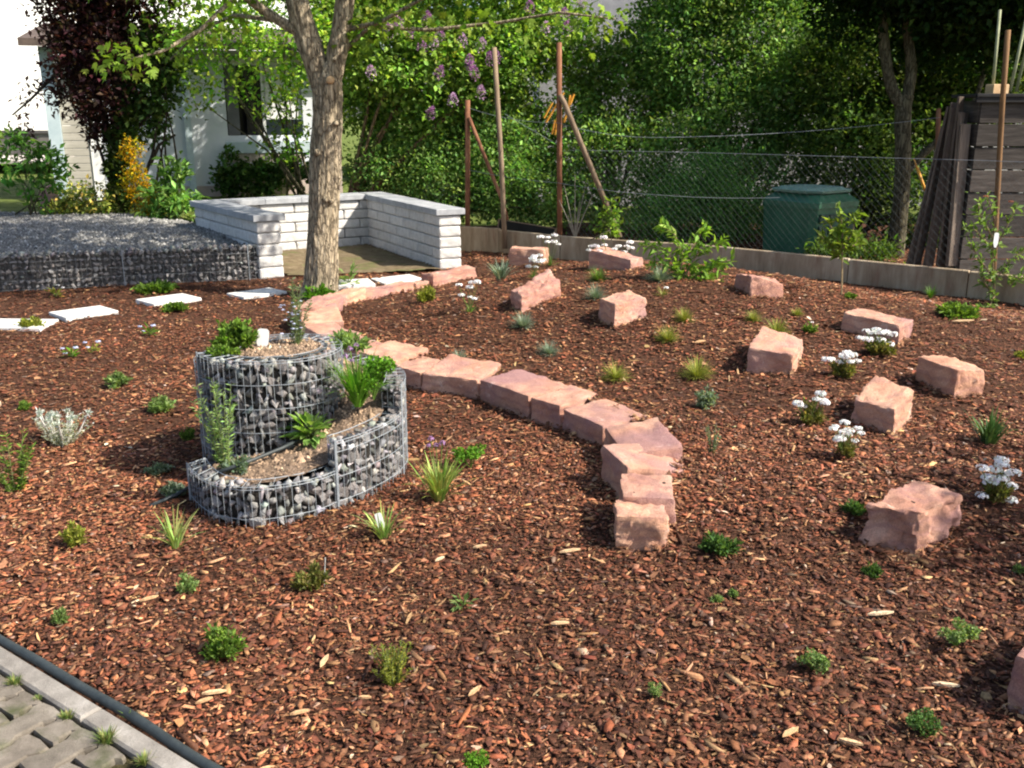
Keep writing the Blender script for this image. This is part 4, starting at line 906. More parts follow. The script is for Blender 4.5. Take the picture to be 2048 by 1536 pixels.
L_ = [
 ('mound', (152, 1092), 62, 52, YEL, 'round yellow green thyme cushion left of the arching grass below the planter'),
 ('mound', (121, 1248), 38, 34, MINT, 'smallest light green tuft above the black pipe at the left edge'),
 ('mound', (376, 1188), 48, 40, MINT, 'pale grey green tuft below the arching grass beside the planter'),
 ('mound', (625, 1178), 78, 48, OLIVE, 'olive brown cushion with a thin stake beside it, below the planter'),
 ('mound', (452, 1315), 92, 72, GREEN, 'dense green thyme dome in the near left of the mulch'),
 ('upright', (786, 1372), 84, 84, YEL, 'upright bushy yellow green herb in the near middle of the mulch'),
 ('leafy', (926, 1218), 76, 40, MINT, 'low open leaved plant above and right of the bushy herb'),
 ('mound', (236, 774), 58, 26, MINT, 'low light green plant left of the planter, in the upper mulch'),
 ('mound', (322, 824), 56, 28, MINT, 'low grey green cushion close to the left side of the planter'),
 ('leafy', (145, 716), 40, 30, BRIGHT, 'small bright plant with a pale blue flower, far left'),
 ('leafy', (190, 704), 46, 22, YEL, 'sparse yellowish sprouts beside the blue flowered plant, far left'),
 ('leafy', (300, 672), 44, 32, GREEN, 'small green plant with pale blue flowers below the third slab'),
 ('mound', (352, 622), 56, 15, GREEN, 'green creeping plant at the edge of the third slab from the left'),
 ('mound', (66, 656), 56, 18, YEL, 'yellowish creeping plant beside the slab at the left edge'),
 ('leafy', (112, 594), 50, 26, YEL, 'small plant with white blossoms at the foot of the gabion'),
 ('mound', (310, 584), 90, 13, GREEN, 'flat green plant at the foot of the gabion between two slabs'),
 ('mound', (48, 820), 34, 16, GREEN, 'tiny green sprout left of the silver plant'),
 ('mound', (318, 948), 52, 18, BLUEG, 'grey green creeping plant in the shade left of the planter'),
 ('mound', (345, 992), 56, 24, BLUEG, 'grey blue creeping plant beside the irrigation pipe'),
 ('mound', (376, 884), 34, 30, GREEN, 'small green plant in the planter shadow against its left side'),
 ('curly', (940, 938), 72, 46, BRIGHT, 'bright curly parsley right of the big chives clump'),
 ('fescue', (1047, 654), 46, 38, BLUEG, 'blue fescue tuft just below the long tilted sandstone'),
 ('fescue', (1098, 708), 42, 34, BLUEG, 'grey fescue tuft in the bare middle of the mound'),
 ('fescue', (918, 724), 36, 30, BLUEG, 'blue tuft peeping over the lilac topped edging block'),
 ('fescue', (1232, 758), 56, 42, YEL, 'yellow green grass cushion above the edging row'),
 ('fescue', (1394, 755), 64, 48, YEL, 'bigger yellow green cushion left of the steep topped sandstone'),
 ('mound', (1413, 818), 48, 42, BLUEG, 'round grey blue cushion below the yellow green one'),
 ('feather', (1424, 908), 34, 60, BLUEG, 'thin upright grey lavender near the bend of the edging'),
 ('fescue', (1336, 682), 54, 36, YEL, 'moss like yellow green cushion right of the cube like stone'),
 ('fescue', (1368, 642), 46, 32, YEL, 'smaller yellow green cushion above the moss like one'),
 ('fescue', (1192, 598), 44, 38, BLUEG, 'blue fescue tuft directly behind the cube like stone'),
 ('fescue', (1196, 562), 56, 32, GREEN, 'green tuft below the long low stone with the white thrift'),
 ('fescue', (1320, 562), 60, 42, BLUEG, 'pale silvery fescue in front of the bright pinnate shrub'),
 ('fescue', (1506, 642), 36, 26, YEL, 'faint yellow green tuft left of the steep topped sandstone shadow'),
 ('fescue', (1594, 632), 30, 20, YEL, 'tiny yellow green tuft behind the steep topped sandstone'),
 ('mound', (1620, 668), 32, 22, GREEN, 'tiny plant with one white flower left of the low dark sided stone'),
 ('fescue', (1553, 670), 66, 30, YEL, 'yellow green cushion touching the back of the steep topped sandstone'),
 ('mound', (852, 606), 44, 38, YEL, 'yellow green bushy plant just inside the far edging arm'),
 ('grass', (1002, 562), 84, 52, BLUEG, 'spiky grey green grass clump in front of the square pale sandstone'),
 ('grass', (1976, 888), 135, 78, DKG, 'dark green daylily with arching leaves at the right edge'),
 ('grass', (1860, 598), 26, 34, BRIGHT, 'upright grass sprout against the concrete edging'),
 ('mound', (1912, 634), 84, 22, GREEN, 'low green plant with red tips below the white tagged sapling'),
 ('mound', (1440, 1105), 82, 36, DKG, 'dark green low plant in the shade right of the end block'),
 ('mound', (1706, 1030), 50, 24, DKG, 'dark green rosette left of the big drilled boulder'),
 ('mound', (1742, 1154), 40, 26, DKG, 'small blue green rosette below the big drilled boulder'),
 ('curly', (1625, 1342), 76, 40, MINT, 'pale green rosette plant in the near right mulch'),
 ('curly', (1910, 1296), 82, 48, MINT, 'open green rosette left of the cut off dark boulder'),
 ('curly', (1846, 1466), 80, 44, DKG, 'fresh green rosette plant in the near right corner'),
 ('curly', (1310, 1398), 34, 34, MINT, 'tiny two lobed rosette between the near herbs'),
 ('mound', (1432, 1206), 28, 14, MINT, 'pair of tiny sprouts, the left one of two'),
 ('mound', (1465, 1196), 22, 14, MINT, 'pair of tiny sprouts, the right one of two'),
 ('curly', (955, 1536), 56, 26, BRIGHT, 'little green plant cut off by the bottom edge'),
 ('mound', (2040, 1148), 30, 18, MINT, 'tiny green sprout at the right edge beside the big boulder'),
 ('feather', (32, 985), 90, 130, GREEN, 'tall feathery green herb at the left edge of the picture'),
 ('mound', (1700, 600), 26, 16, GREEN, 'tiny green weed at the foot of the concrete edging'),
 ('mound', (640, 600), 70, 24, BRIGHT, 'bright green weed growing at the foot of the tree trunk'),
 ('leafy', (700, 572), 62, 62, MINT, 'young leafy plant in front of the stepping slab by the tree'),
 ('mound', (2040, 718), 26, 18, YEL, 'tiny yellowish tuft at the right edge near the brick shaped stone'),
]
for (k, px, w, h, c, lb) in L_:
    e, p, w_, h_, s = plant(k, px, w, h, c, lb)
    if 'blue flower' in lb:
        flower_heads(e, [at_y(px[0] + dx, px[1] - dy, p[1] - .02) for dx, dy in ((-12, 10), (-20, 18), (6, 22))], 5 * s, (.62, .68, .9), seed=3)
    if 'white blossoms' in lb or 'one white flower' in lb:
        flower_heads(e, [at_y(px[0] + dx, px[1] - dy, p[1] - .02) for dx, dy in ((6, 24),) + (((14, 18),) if 'blossoms' in lb else ())], 4 * s, WH, seed=3)
# silver curry plant
e, p, w_, h_, s = plant('upright', (128, 893), 100, 62, SILV, 'silvery white curry plant with thick pale stems left of the planter', cat='plant', name='silver_plant')
g = np.random.default_rng(8); m = MB(); tops = []
for i in range(15):
    a = g.uniform(0, 6.28); q = .25 + .75 * g.random(); tp = p + [math.cos(a) * q * w_ * .55, math.sin(a) * q * w_ * .4, h_ * g.uniform(.75, 1.15)]
    m.tube([p + [math.cos(a) * .02, math.sin(a) * .02, 0], (p + tp) / 2 + [math.cos(a) * .02, 0, -.01], tp], [.006, .005, .004], 5, col=(.62, .60, .56)); tops.append(tp)
m.build('stem', STEM, e)
P = np.repeat(np.array(tops), 30, 0) + g.normal(0, .006, (450, 3)); leafmesh('leaf_tufts', P, g.normal(size=(450, 3)) + [0, 0, 1], .03, .006, pal([(.42, .50, .46), (.62, .66, .62)], 450, g), BLADE, e)['kind'] = 'stuff'
# chives and grasses round the planter
def chives(px, w, h, cols, label, z=None, n=90, heads=(), grp=PG, hc=(.42, .24, .45)):
    w *= 1.25; n = int(n * 1.5); cols = [tuple(v * 1.3 for v in c) for c in cols]
    e, p, w_, h_, s = plant('grass', px, w, h, cols, label, z=z, n=n, group=grp, name='chives')
    if heads: flower_heads(e, [at_y(a, b, p[1]) for a, b in heads], 5 * s, hc, seed=4, stemfrom=p, flatten=1)
chives((878, 1003), 92, 108, [(.16, .27, .05), (.20, .30, .06), (.30, .30, .08)], 'big chives clump with purple buds right of the planter', n=110, heads=[(862, 880), (884, 885), (872, 890), (858, 892)])
chives((352, 1098), 84, 104, [(.16, .26, .06), (.26, .30, .09)], 'sparse arching grass left of the planter foot', n=26)
chives((768, 1078), 92, 88, [(.16, .27, .06), (.26, .30, .09)], 'sparse arching grass clump with a white plant label, in front of the planter', n=30)
HG = 'herbs growing in the spiral planter'
plant('mound', (470, 700), 92, 56, GREEN, 'green thyme on top of the planter, left of the white label', z=.65, group=HG, n=800)
plant('mound', (445, 712), 70, 20, GREEN, 'thyme hanging over the upper left rim of the planter', z=.655, group=HG, n=300)
e, p, w_, h_, s = plant('feather', (592, 690), 66, 132, [(.16, .22, .11), (.24, .30, .18)], 'upright rosemary with pale blue blossoms on top of the planter', z=.655, group=HG, name='rosemary')
g = np.random.default_rng(2); flower_heads(e, [p + [g.normal(0, .035), g.normal(0, .03), g.uniform(.15, .7) * h_] for _ in range(26)], .008, (.66, .70, .86), seed=9)
plant('mound', (700, 700), 95, 34, MINT, 'leafy oregano spilling over the right rim of the planter top', z=.60, group=HG, n=360)
chives((716, 812), 74, 125, BRIGHT, 'tall chives with mauve flowers at the right of the planter', z=.40, n=190, heads=[(700, 700), (690, 712), (712, 690), (704, 722), (740, 760)], grp=HG)
plant('curly', (748, 800), 92, 88, BRIGHT, 'bushy parsley behind the chives on the planter', z=.42, group=HG, n=900)
e, p, w_, h_, s = plant('leafy', (622, 878), 104, 76, [(.22, .36, .10), (.30, .44, .14), (.16, .28, .07)], 'broad leaved sage in the middle of the planter ramp', z=.25, group=HG, n=80)
e, p, w_, h_, s = plant('feather', (452, 938), 90, 225, [(.20, .32, .10), (.28, .40, .15)], 'tall slender tarragon growing up the left front of the planter', z=.19, group=HG, n=None, name='tarragon')
plant('mound', (475, 940), 74, 26, BLUEG, 'grey thyme at the foot of the tarragon in the planter', z=.185, group=HG, n=260)
# plant labels
def plabel(pt, w, h, lean, label, d=(0, 0)):
    e = MB(); e.box((0, 0, h / 2), (w, .002, h), bev=0); o = e.build('plant_label', WHITEP, world=False)
    o.location = pt; o.rotation_euler = (R(-8), R(lean), R(10)); tag(o, label, 'plant label')
def tagmesh(pt, w, h, ry, label, stake=True, rz=0, rx=-8):
    bm = bmesh.new(); r = w * .3; pts = []
    for cx, cz, a0 in ((w / 2 - r, h - r, 0), (-w / 2 + r, h - r, 90)):
        for k in range(5): a = R(a0 + k * 22.5); pts.append((cx + r * math.cos(a), cz + r * math.sin(a)))
    pts += [(-w / 2, h * .3), (-w * .2, 0), (w * .2, 0), (w / 2, h * .3)]
    f = [bm.verts.new((x, -.001, z)) for x, z in pts]; k_ = [bm.verts.new((x, .001, z)) for x, z in pts]; n = len(pts)
    bm.faces.new(f); bm.faces.new(k_[::-1])
    for i in range(n): bm.faces.new((f[i], k_[i], k_[(i + 1) % n], f[(i + 1) % n]))
    me = bpy.data.meshes.new('plant_label'); bm.to_mesh(me); bm.free(); me.materials.append(WHITEP); o = link('plant_label', me); o.location = pt
    o.rotation_euler = (R(rx), R(ry), R(rz)); tag(o, label, 'plant label', 'white plastic plant labels')
tagmesh(flat(524, 700, .64), .062, .115, 6, 'wide white plant label stuck in the planter top')
tagmesh(flat(771, 1078, 0), .032, .125, -16, 'narrow white plant label leaning in the arching grass')
m = MB(); q = at(648, 1176); m.tube([q, q + [.012, 0, .135]], .0022, 5, col=(.5, .5, .48)); tag(m.build('plant_stake', STEM), 'thin pale stake beside the olive brown cushion', 'stake')
# loose long splinters and pale chips that stand out
SPL = [(950, 1395, 42, .9), (430, 1400, 50, .35), (1140, 1112, 46, .25), (960, 1105, 30, .2), (650, 1335, 52, 1.4), (1890, 1385, 55, -.25), (880, 1130, 26, .8), (1400, 690, 30, .5), (1925, 648, 50, .1), (410, 1415, 36, .5), (1760, 1240, 60, .15), (730, 1410, 28, .15), (600, 1440, 40, .4), (1580, 1480, 60, .7), (1700, 1500, 50, -.3), (1120, 1260, 40, .2), (300, 1210, 38, .5)]
SPLB = ['longest pale splinter below the bushy herb in the near middle', 'pale splinter left of the bushy herb, low on the left', 'splinter in the shadow left of the end block', 'short splinter below the white label grass', 'upright lens shaped splinter right of the green thyme dome', 'thin bright splinter left of the cut off boulder', 'short slanting splinter below the parsley', 'small splinter left of the steep topped sandstone', 'thin splinter below the low plant with red tips', 'splinter beside the larger one in the near left', 'pale splinter right of the middle foreground below the drilled boulder', 'short splinter left of the longest pale one', 'splinter in the near left by the bottom edge', 'long splinter near the bottom edge, right of the middle', 'splinter at the bottom edge in the near right', 'flat splinter in the sunlit middle foreground', 'splinter right of the smallest light green tuft']
for i, (a, b_, w, ang) in enumerate(SPL):
    p = at(a, b_); s = scl(p); L = w * s * .95; g = random.Random(i); m = MB()
    sh = [(-.5, 0), (-.2, .11), (.25, .09), (.5, .01), (.2, -.07), (-.25, -.08)]
    V = [(x * L, y * L, .010 - abs(x) * .006) for x, y in sh] + [(x * L, y * L, .0) for x, y in sh]
    m.add(V, [tuple(range(6))] + [(i_, i_ + 6, (i_ + 1) % 6 + 6, (i_ + 1) % 6) for i_ in range(6)], col=g.choice([(.62, .42, .24), (.55, .34, .18), (.68, .52, .34)]))
    o = m.build('wood_splinter', CHIP, world=False); o.location = (p[0], p[1], float(hz(p[0], p[1])) + .022); o.rotation_euler = (R(g.uniform(-8, 8)), R(g.uniform(-8, 8)), ang)
    tag(o, SPLB[i], 'wood splinter', 'long pale splinters among the bark chips')
# grass tufts in the paving joint
JG = 'grass tufts in the paving joint'
for px, w, h, lb in [((30, 1375), 60, 34, 'grass tuft in the joint at the left picture edge'), ((135, 1442), 70, 30, 'flat grass tuft in the joint, second from the left edge'), ((215, 1490), 80, 50, 'tallest grass tuft in the joint between kerb and pavers'), ((75, 1405), 40, 20, 'small grass tuft between the first two in the joint'), ((290, 1530), 60, 36, 'grass tuft in the joint at the bottom picture edge')]:
    p = flat(*px, .01); 
    e, p, w_, h_, s = plant('grass', px, w * .95, h * .9, [(.12, .20, .04), (.20, .25, .07), (.28, .28, .10)], lb, z=.02, group=JG, n=130)
# weeds hanging over the pipe
plant('grass', (262, 1440), 50, 34, [(.12, .20, .04)], 'wiry blades growing over the black pipe', z=.02, group=JG, n=10)

# ------------------------------------------------------------------ woody plants
def lobes_cloud(lobes, ncl, per, crad, g, shell=(.55, 1.0)):
    w = np.array([l[3] * l[4] * l[5] for l in lobes]) ** .67; w /= w.sum(); k = g.choice(len(lobes), ncl, p=w); Lb = np.array(lobes)[k]
    v = unit(g.normal(size=(ncl, 3))) * (g.uniform(shell[0] ** 2, shell[1] ** 2, ncl) ** .5)[:, None]
    c = Lb[:, :3] + v * Lb[:, 3:6]
    P = np.repeat(c, per, 0) + g.normal(0, 1, (ncl * per, 3)) * crad
    return c, P, np.repeat(np.exp(g.normal(0, .27, (ncl, 1))) * np.exp(g.normal(0, 1, (ncl, 1)) * [.16, .03, .08]), per, 0), np.repeat(v, per, 0)
def foliage(name, parent, lobes, ncl, per, crad, L, asp, cols, seed, shell=(.55, 1.0), zmin=.0, mat=LEAF, dens=1.0, gain=1.0):
    ncl = int(ncl * 1.75 * dens); cols = [tuple(v * gain for v in c) for c in cols]; L = L * 1.5 if L > .04 else L * 1.3
    g = np.random.default_rng(seed); c, P, br, v = lobes_cloud(lobes, ncl, per, crad, g, shell)
    k = P[:, 2] > zmin; P = P[k]; br = br[k]; v = v[k]; n = len(P)
    D = v * .6 + g.normal(0, .6, (n, 3)) + [0, 0, .1]; LL = L * g.uniform(.65, 1.3, n)
    o = leafmesh(name, P, D, LL, LL * asp, pal(cols, n, g, .2) * br, mat, parent, seed=seed, fold=.2)
    return c
def bush(name, loc, lobes, ncl, per, crad, L, asp, cols, label, cat, seed, stems=6, sr=.018, scol=None, group=None, barkm=None, zmin=.0, dens=1.0, gain=1.0):
    e = empty(name, loc, label, cat, group); g = np.random.default_rng(seed + 1)
    c = foliage('crown', e, lobes, ncl, per, crad, L, asp, cols, seed, zmin=zmin, dens=dens, gain=gain); m = MB()
    if stems:
        base = np.array(loc)
        for i in range(stems):
            l = lobes[i % len(lobes)]; tp = np.array(l[:3]) + g.normal(0, .3, 3) * np.array(l[3:6]); b0 = base + [g.normal(0, .12), g.normal(0, .08), 0]
            md = (b0 + tp) / 2 + [g.normal(0, .08), g.normal(0, .08), .05]; m.tube([b0, (b0 + md) / 2, md, tp], [sr, sr * .85, sr * .65, sr * .3], 6)
            for _ in range(5):
                q = c[g.integers(len(c))]; t = md + (tp - md) * g.random()
                if np.linalg.norm(q - t) < 1.1: m.tube([t, (t + q) / 2 + [0, 0, .04], q], [sr * .4, sr * .25, sr * .12], 4)
        m.build('stems', barkm or BARKG, e, smooth=True)
    return e
# --- big tree with the furrowed trunk
def trunk_mesh(name, P, Rr, mat, parent, seed=0, amp=.02, n=44, sub=.035):
    """thick stem with ridged bark geometry"""
    P = [Vector(p) for p in P]; pts = []; rad = []
    for i in range(len(P) - 1):
        k = max(1, int((P[i + 1] - P[i]).length / sub))
        for j in range(k):
            t = j / k; p0 = P[max(i - 1, 0)]; p3 = P[min(i + 2, len(P) - 1)]
            q = .5 * ((2 * P[i]) + (P[i + 1] - p0) * t + (2 * p0 - 5 * P[i] + 4 * P[i + 1] - p3) * t * t + (3 * P[i] - p0 - 3 * P[i + 1] + p3) * t ** 3)
            pts.append(q); rad.append(Rr[i] * (1 - t) + Rr[i + 1] * t)
    pts.append(P[-1]); rad.append(Rr[-1]); V = []; prev = Vector((1, 0, 0)); arc = 0
    for i, p in enumerate(pts):
        t = (pts[min(i + 1, len(pts) - 1)] - pts[max(i - 1, 0)]).normalized(); u = (prev - t * prev.dot(t)).normalized(); prev = u; w = t.cross(u)
        if i: arc += (p - pts[i - 1]).length
        for k in range(n):
            a = 2 * math.pi * k / n; d = Vector((math.cos(a) * 4.6, math.sin(a) * 4.6, arc * 1.3 + seed))
            h = abs(mnoise.noise(d * 1.6)) * 1.5 + abs(mnoise.noise(d * 3.1 + Vector((5, 0, 0)))) * .8 - .6 + mnoise.noise(Vector((math.cos(a) * .8, math.sin(a) * .8, arc * 1.1 + seed))) * .9
            V.append(p + (u * math.cos(a) + w * math.sin(a)) * (rad[i] + h * amp))
    F = [(i * n + k, i * n + (k + 1) % n, (i + 1) * n + (k + 1) % n, (i + 1) * n + k) for i in range(len(pts) - 1) for k in range(n)]
    return npmesh(name, [tuple(v) for v in V], F, mat, parent, smooth=True)
tb = flat(640, 592); TY = tb[1]
T3 = lambda px, py, dy=0.0: at_y(px, py, TY + dy)
tree = empty('maple_tree', (tb[0], tb[1], 0), 'tall tree with thick furrowed trunk forking into two limbs before the block niche', 'tree')
tsc = scl(tb)
trunk_mesh('trunk', [tb - [0, 0, .08], tb + [0, 0, .06], T3(641, 560), T3(645, 470), T3(652, 330), T3(655, 210), T3(655, 165), T3(656, 122)], [.27, .20, .172, .155, .145, .145, .148, .06], BARK, tree, 1, .022, 84, .025)
trunk_mesh('limb', [T3(650, 190), T3(625, 110), T3(598, 20), T3(580, -80), T3(540, -330, -.3), T3(520, -600, -.5)], [.10, .118, .112, .10, .08, .05], BARK, tree, 4, .014, 48)
trunk_mesh('limb', [T3(662, 180), T3(676, 100), T3(688, 20), T3(700, -90), T3(740, -330, .3), T3(760, -640, .4)], [.09, .10, .092, .085, .065, .04], BARK, tree, 8, .013, 44)
trunk_mesh('branch', [T3(612, 70), T3(560, 42), T3(520, 15), T3(480, -15, -.2), T3(380, -90, -.6), T3(200, -190, -1.2)], [.07, .048, .044, .042, .03, .015], BARK, tree, 12, .006, 18)
for k, (px, py, rr) in enumerate([(659, 160, .034), (668, 118, .025), (671, 246, .024), (634, 305, .03), (652, 398, .035), (662, 403, .018)]):
    m = MB(); c = T3(px, py, -.150 if py > 130 else -.10); m.tube([c + [0, .06, 0], c, c + [.004, -.012, .002]], [rr * 1.35, rr * 1.1, rr * .8], 9)
    m.build('pruning_scar', CUTW if k in (0,) else BARK, tree, smooth=True)
g = np.random.default_rng(12); m = MB(); crownc = []
# side branches with hanging sprays that come into the picture
BR = [[(690, 60, 0), (760, 45, -.2), (830, 5, -.3), (930, -50, -.4), (1080, -70, -.6)], [(690, 100, 0), (740, 52, .1), (860, 60, .1), (1000, 45, 0), (1120, 25, -.3), (1230, 38, -.5)],
      [(700, -60, 0), (850, -120, -.5), (1050, -120, -1), (1200, -60, -1.2)], [(480, -15, -.2), (400, 60, -.6), (330, 100, -.9), (250, 122, -1.2)], [(560, 42, 0), (470, 30, .6), (400, 60, 1.2), (340, 120, 1.6)],
      [(380, -90, -.6), (300, -40, -1.2), (180, -60, -1.5)], [(540, -330, -.3), (300, -380, -1), (50, -320, -1.4)], [(740, -330, .3), (950, -400, 0), (1250, -380, -.6)], [(580, -80, 0), (500, -150, 1), (420, -120, 2.2)]]
for bl in BR:
    pts = [T3(*q) for q in bl]; n_ = len(pts); m.tube(pts, [.02 * (1 - i / n_) + .005 for i in range(n_)], 6)
    for i in range(n_ - 1):
        for t in np.linspace(0, 1, 5): crownc.append(pts[i] * (1 - t) + pts[i + 1] * t)
m.build('branch', BARK, tree, smooth=True)
# crown: clusters of drooping lobed leaves
def maple_leaves(P, D, L, C, parent, name='foliage', seed=1):
    g = np.random.default_rng(seed); n = len(P); D = unit(D); S = unit(np.cross(D, g.normal(0, .5, (n, 3)) + [0, 0, 1.])); Nn = np.cross(S, D); L = np.broadcast_to(L, n)[:, None]
    sh = [(0, 0, 0), (.05, .32, .05), (.35, .5, -.08), (.38, .2, .03), (.72, .34, -.05), (.66, .12, .02), (1.05, 0, -.16), (.66, -.12, .02), (.72, -.34, -.05), (.38, -.2, .03), (.35, -.5, -.08), (.05, -.32, .05), (.45, 0, .05)]
    V = np.stack([P + D * L * a + S * L * b + Nn * L * c for a, b, c in sh], 1).reshape(-1, 3); k = len(sh); b0 = np.arange(n) * k
    F = np.concatenate([np.stack([b0 + 12, b0 + i, b0 + (i + 1) % 12], -1) for i in range(12)])
    return npmesh(name, V, F, LEAF, parent, col=np.repeat(np.clip(C, 0, .9), k, 0))
cc = np.array(crownc); g = np.random.default_rng(14)
NL = 620; k = g.integers(len(cc), size=NL); P = cc[k] + g.normal(0, .10, (NL, 3)) + [0, 0, -.03]
maple_leaves(P, g.normal(0, .6, (NL, 3)) + [0, 0, -.7], g.uniform(.06, .10, NL), pal([(.16, .26, .03), (.22, .32, .04), (.10, .19, .025)], NL, g, .2), tree)
tipc = np.array([T3(265, 112, -1.2), T3(225, 112, -1.25), T3(290, 95, -1.1), T3(300, 130, -1.1), T3(210, 118, -1.3), T3(1225, 40, -.5), T3(1170, 60, -.4), T3(1060, 62, -.3), T3(905, 40, -.3), T3(960, 48, -.2), T3(1200, 30, -.5), T3(930, 20, -.3), T3(1130, 75, -.4)])
n = 100; k = g.integers(len(tipc), size=n); maple_leaves(tipc[k] + g.normal(0, .075, (n, 3)), g.normal(0, .6, (n, 3)) + [0, 0, -.8], g.uniform(.07, .11, n), pal([(.20, .33, .04), (.26, .38, .06)], n, g, .15), tree, 'leaf_spray', 5)['kind'] = 'stuff'
TX = tb[0]
foliage('crown', tree, [(TX - 1.2, TY - .4, 4.9, 2.2, 1.6, 1.2), (TX + 1.6, TY + .2, 5.1, 2.2, 1.6, 1.2), (TX, TY + 1.2, 5.9, 2.2, 1.7, 1.5), (TX - .2, TY - 1.0, 5.8, 2.4, 1.4, 1.2)], 620, 22, .20, .085, .7, [(.13, .22, .03), (.09, .17, .02)], 33, zmin=3.2, dens=.62)

# --- purple plum
Y0 = 14.9
pb = at_y(232, 428, Y0); plum = empty('purple_plum_tree', tuple(pb), 'dark purple leaved plum tree with an ivy clad stem, left of the shed wall', 'tree')
Q = lambda px, py, dy=0: at_y(px, py, Y0 + dy)
trunk_mesh('trunk', [pb - [0, 0, .15], Q(236, 340), Q(240, 240), Q(238, 120), Q(245, 0), Q(250, -150)], [.15, .12, .11, .09, .07, .04], BARKD, plum, 3, .01, 20)
m = MB()
for pts in ([(232, 400), (210, 330), (190, 270), (165, 180), (150, 60)], [(240, 300), (280, 250), (330, 200), (350, 110)], [(238, 330), (220, 260), (180, 150), (130, 90)], [(300, 330), (318, 290), (350, 270)], [(290, 350), (305, 310), (312, 260), (330, 215)], [(150, 90), (110, 150), (60, 200), (25, 230)]):
    m.tube([Q(*q, random.uniform(-.3, .3)) for q in pts], [.03, .025, .018, .012, .008][:len(pts)], 6)
m.build('branch', BARKD, plum, smooth=True)
PL = [(*Q(190, 40), .75, .55, .6), (*Q(250, 90), .65, .6, .7), (*Q(170, 120), .55, .5, .45), (*Q(220, 200), .55, .45, .42), (*Q(170, 200), .4, .4, .35), (*Q(250, -60), 1.0, .8, .7), (*Q(150, -30), .7, .6, .6), (*Q(205, 260), .32, .3, .22)]
foliage('crown', plum, PL, 330, 26, .095, .062, .52, [(.055, .022, .028), (.085, .028, .034), (.035, .016, .022), (.07, .045, .03)], 51, shell=(.3, 1))
foliage('outer_sprays', plum, [(*Q(60, 195), .18, .2, .12), (*Q(30, 235), .14, .1, .08), (*Q(95, 175), .22, .2, .1), (*Q(120, 60), .3, .3, .3), (*Q(75, 40), .2, .2, .15), (*Q(50, 270), .1, .1, .12)], 26, 9, .075, .06, .5, [(.07, .03, .04), (.10, .05, .06)], 52, shell=(0, 1))
foliage('ivy', plum, [(*Q(236, 330, -.1), .13, .13, .5), (*Q(240, 400, -.1), .16, .13, .22), (*Q(250, 250, -.15), .12, .1, .3)], 60, 16, .05, .055, .9, [(.04, .07, .018), (.07, .11, .025)], 53, shell=(.7, 1))
bush('climbing_shrub', tuple(Q(320, 380, .2)), [(*Q(300, 170, .1), .38, .3, .42), (*Q(320, 110, .1), .4, .3, .35), (*Q(285, 240, .1), .32, .3, .3)], 150, 24, .09, .06, .7, [(.035, .075, .02), (.06, .115, .03), (.085, .14, .04)], 'dark green leafy shrub between the plum tree and the shed wall', 'shrub', 55, 4, .02, barkm=BARKD, gain=1.3, dens=.5)
# --- things on the far side of the gravel bed
bush('yellow_flower_bush', tuple(at_y(285, 428, 14.3)), [(*at_y(270, 360, 14.2), .14, .12, .28), (*at_y(290, 395, 14.2), .22, .15, .22), (*at_y(262, 300, 14.2), .12, .1, .14), (*at_y(310, 420, 14.1), .2, .14, .12)], 70, 22, .05, .032, .7, [(.70, .42, .02), (.80, .52, .03), (.62, .36, .02), (.10, .17, .04)], 'bush with dense orange yellow blossoms at the back of the gravel bed', 'bush', 61, 5, .01, dens=1.3)
bush('leafy_shrub', tuple(at_y(350, 440, 13.9)), [(*at_y(330, 395, 13.9), .26, .2, .26), (*at_y(360, 420, 13.8), .24, .18, .18), (*at_y(345, 340, 13.9), .16, .12, .16), (*at_y(300, 430, 13.8), .16, .12, .12)], 90, 16, .07, .085, .42, [(.07, .15, .03), (.12, .22, .05), (.17, .28, .08)], 'big leaved green shrub right of the yellow blossoms', 'shrub', 62, 6, .01, gain=1.5, dens=.35)
bush('leafy_shrub', tuple(at_y(55, 430, 14.0)), [(*at_y(30, 320, 14.0), .26, .2, .26), (*at_y(95, 330, 14.0), .24, .2, .3), (*at_y(60, 390, 14.0), .36, .2, .2), (*at_y(20, 275, 14.0), .16, .12, .12)], 95, 12, .07, .085, .45, [(.04, .10, .02), (.07, .15, .03), (.10, .19, .04)], 'loose green shrub at the left edge behind the gravel bed', 'shrub', 63, 6, .012, gain=1.8, dens=.3)
bush('low_flower_bush', tuple(at_y(170, 432, 14.2)), [(*at_y(150, 400, 14.2), .26, .2, .2), (*at_y(190, 405, 14.2), .28, .2, .2), (*at_y(130, 420, 14.2), .3, .2, .1)], 90, 14, .06, .045, .6, [(.09, .14, .03), (.13, .17, .05), (.15, .20, .05), (.6, .5, .12)], 'low loose bush with small yellow flowers beside the plum stem', 'bush', 64, 8, .008, gain=1.3, dens=.7)
o = rough_block('garden_boulder', [(*(at_y(x, 420, Y)[:2]), .38) for x, Y in ((80, 15.6), (122, 15.6), (122, 15.9), (80, 15.9))], [(*(at_y(x, 420, Y)[:2]), .38 + h) for x, Y, h in ((84, 15.62, .3), (118, 15.62, .42), (118, 15.88, .42), (88, 15.88, .3))], SAND, seed=91); tag(o, 'reddish upright boulder on the lawn left of the shed', 'stone')

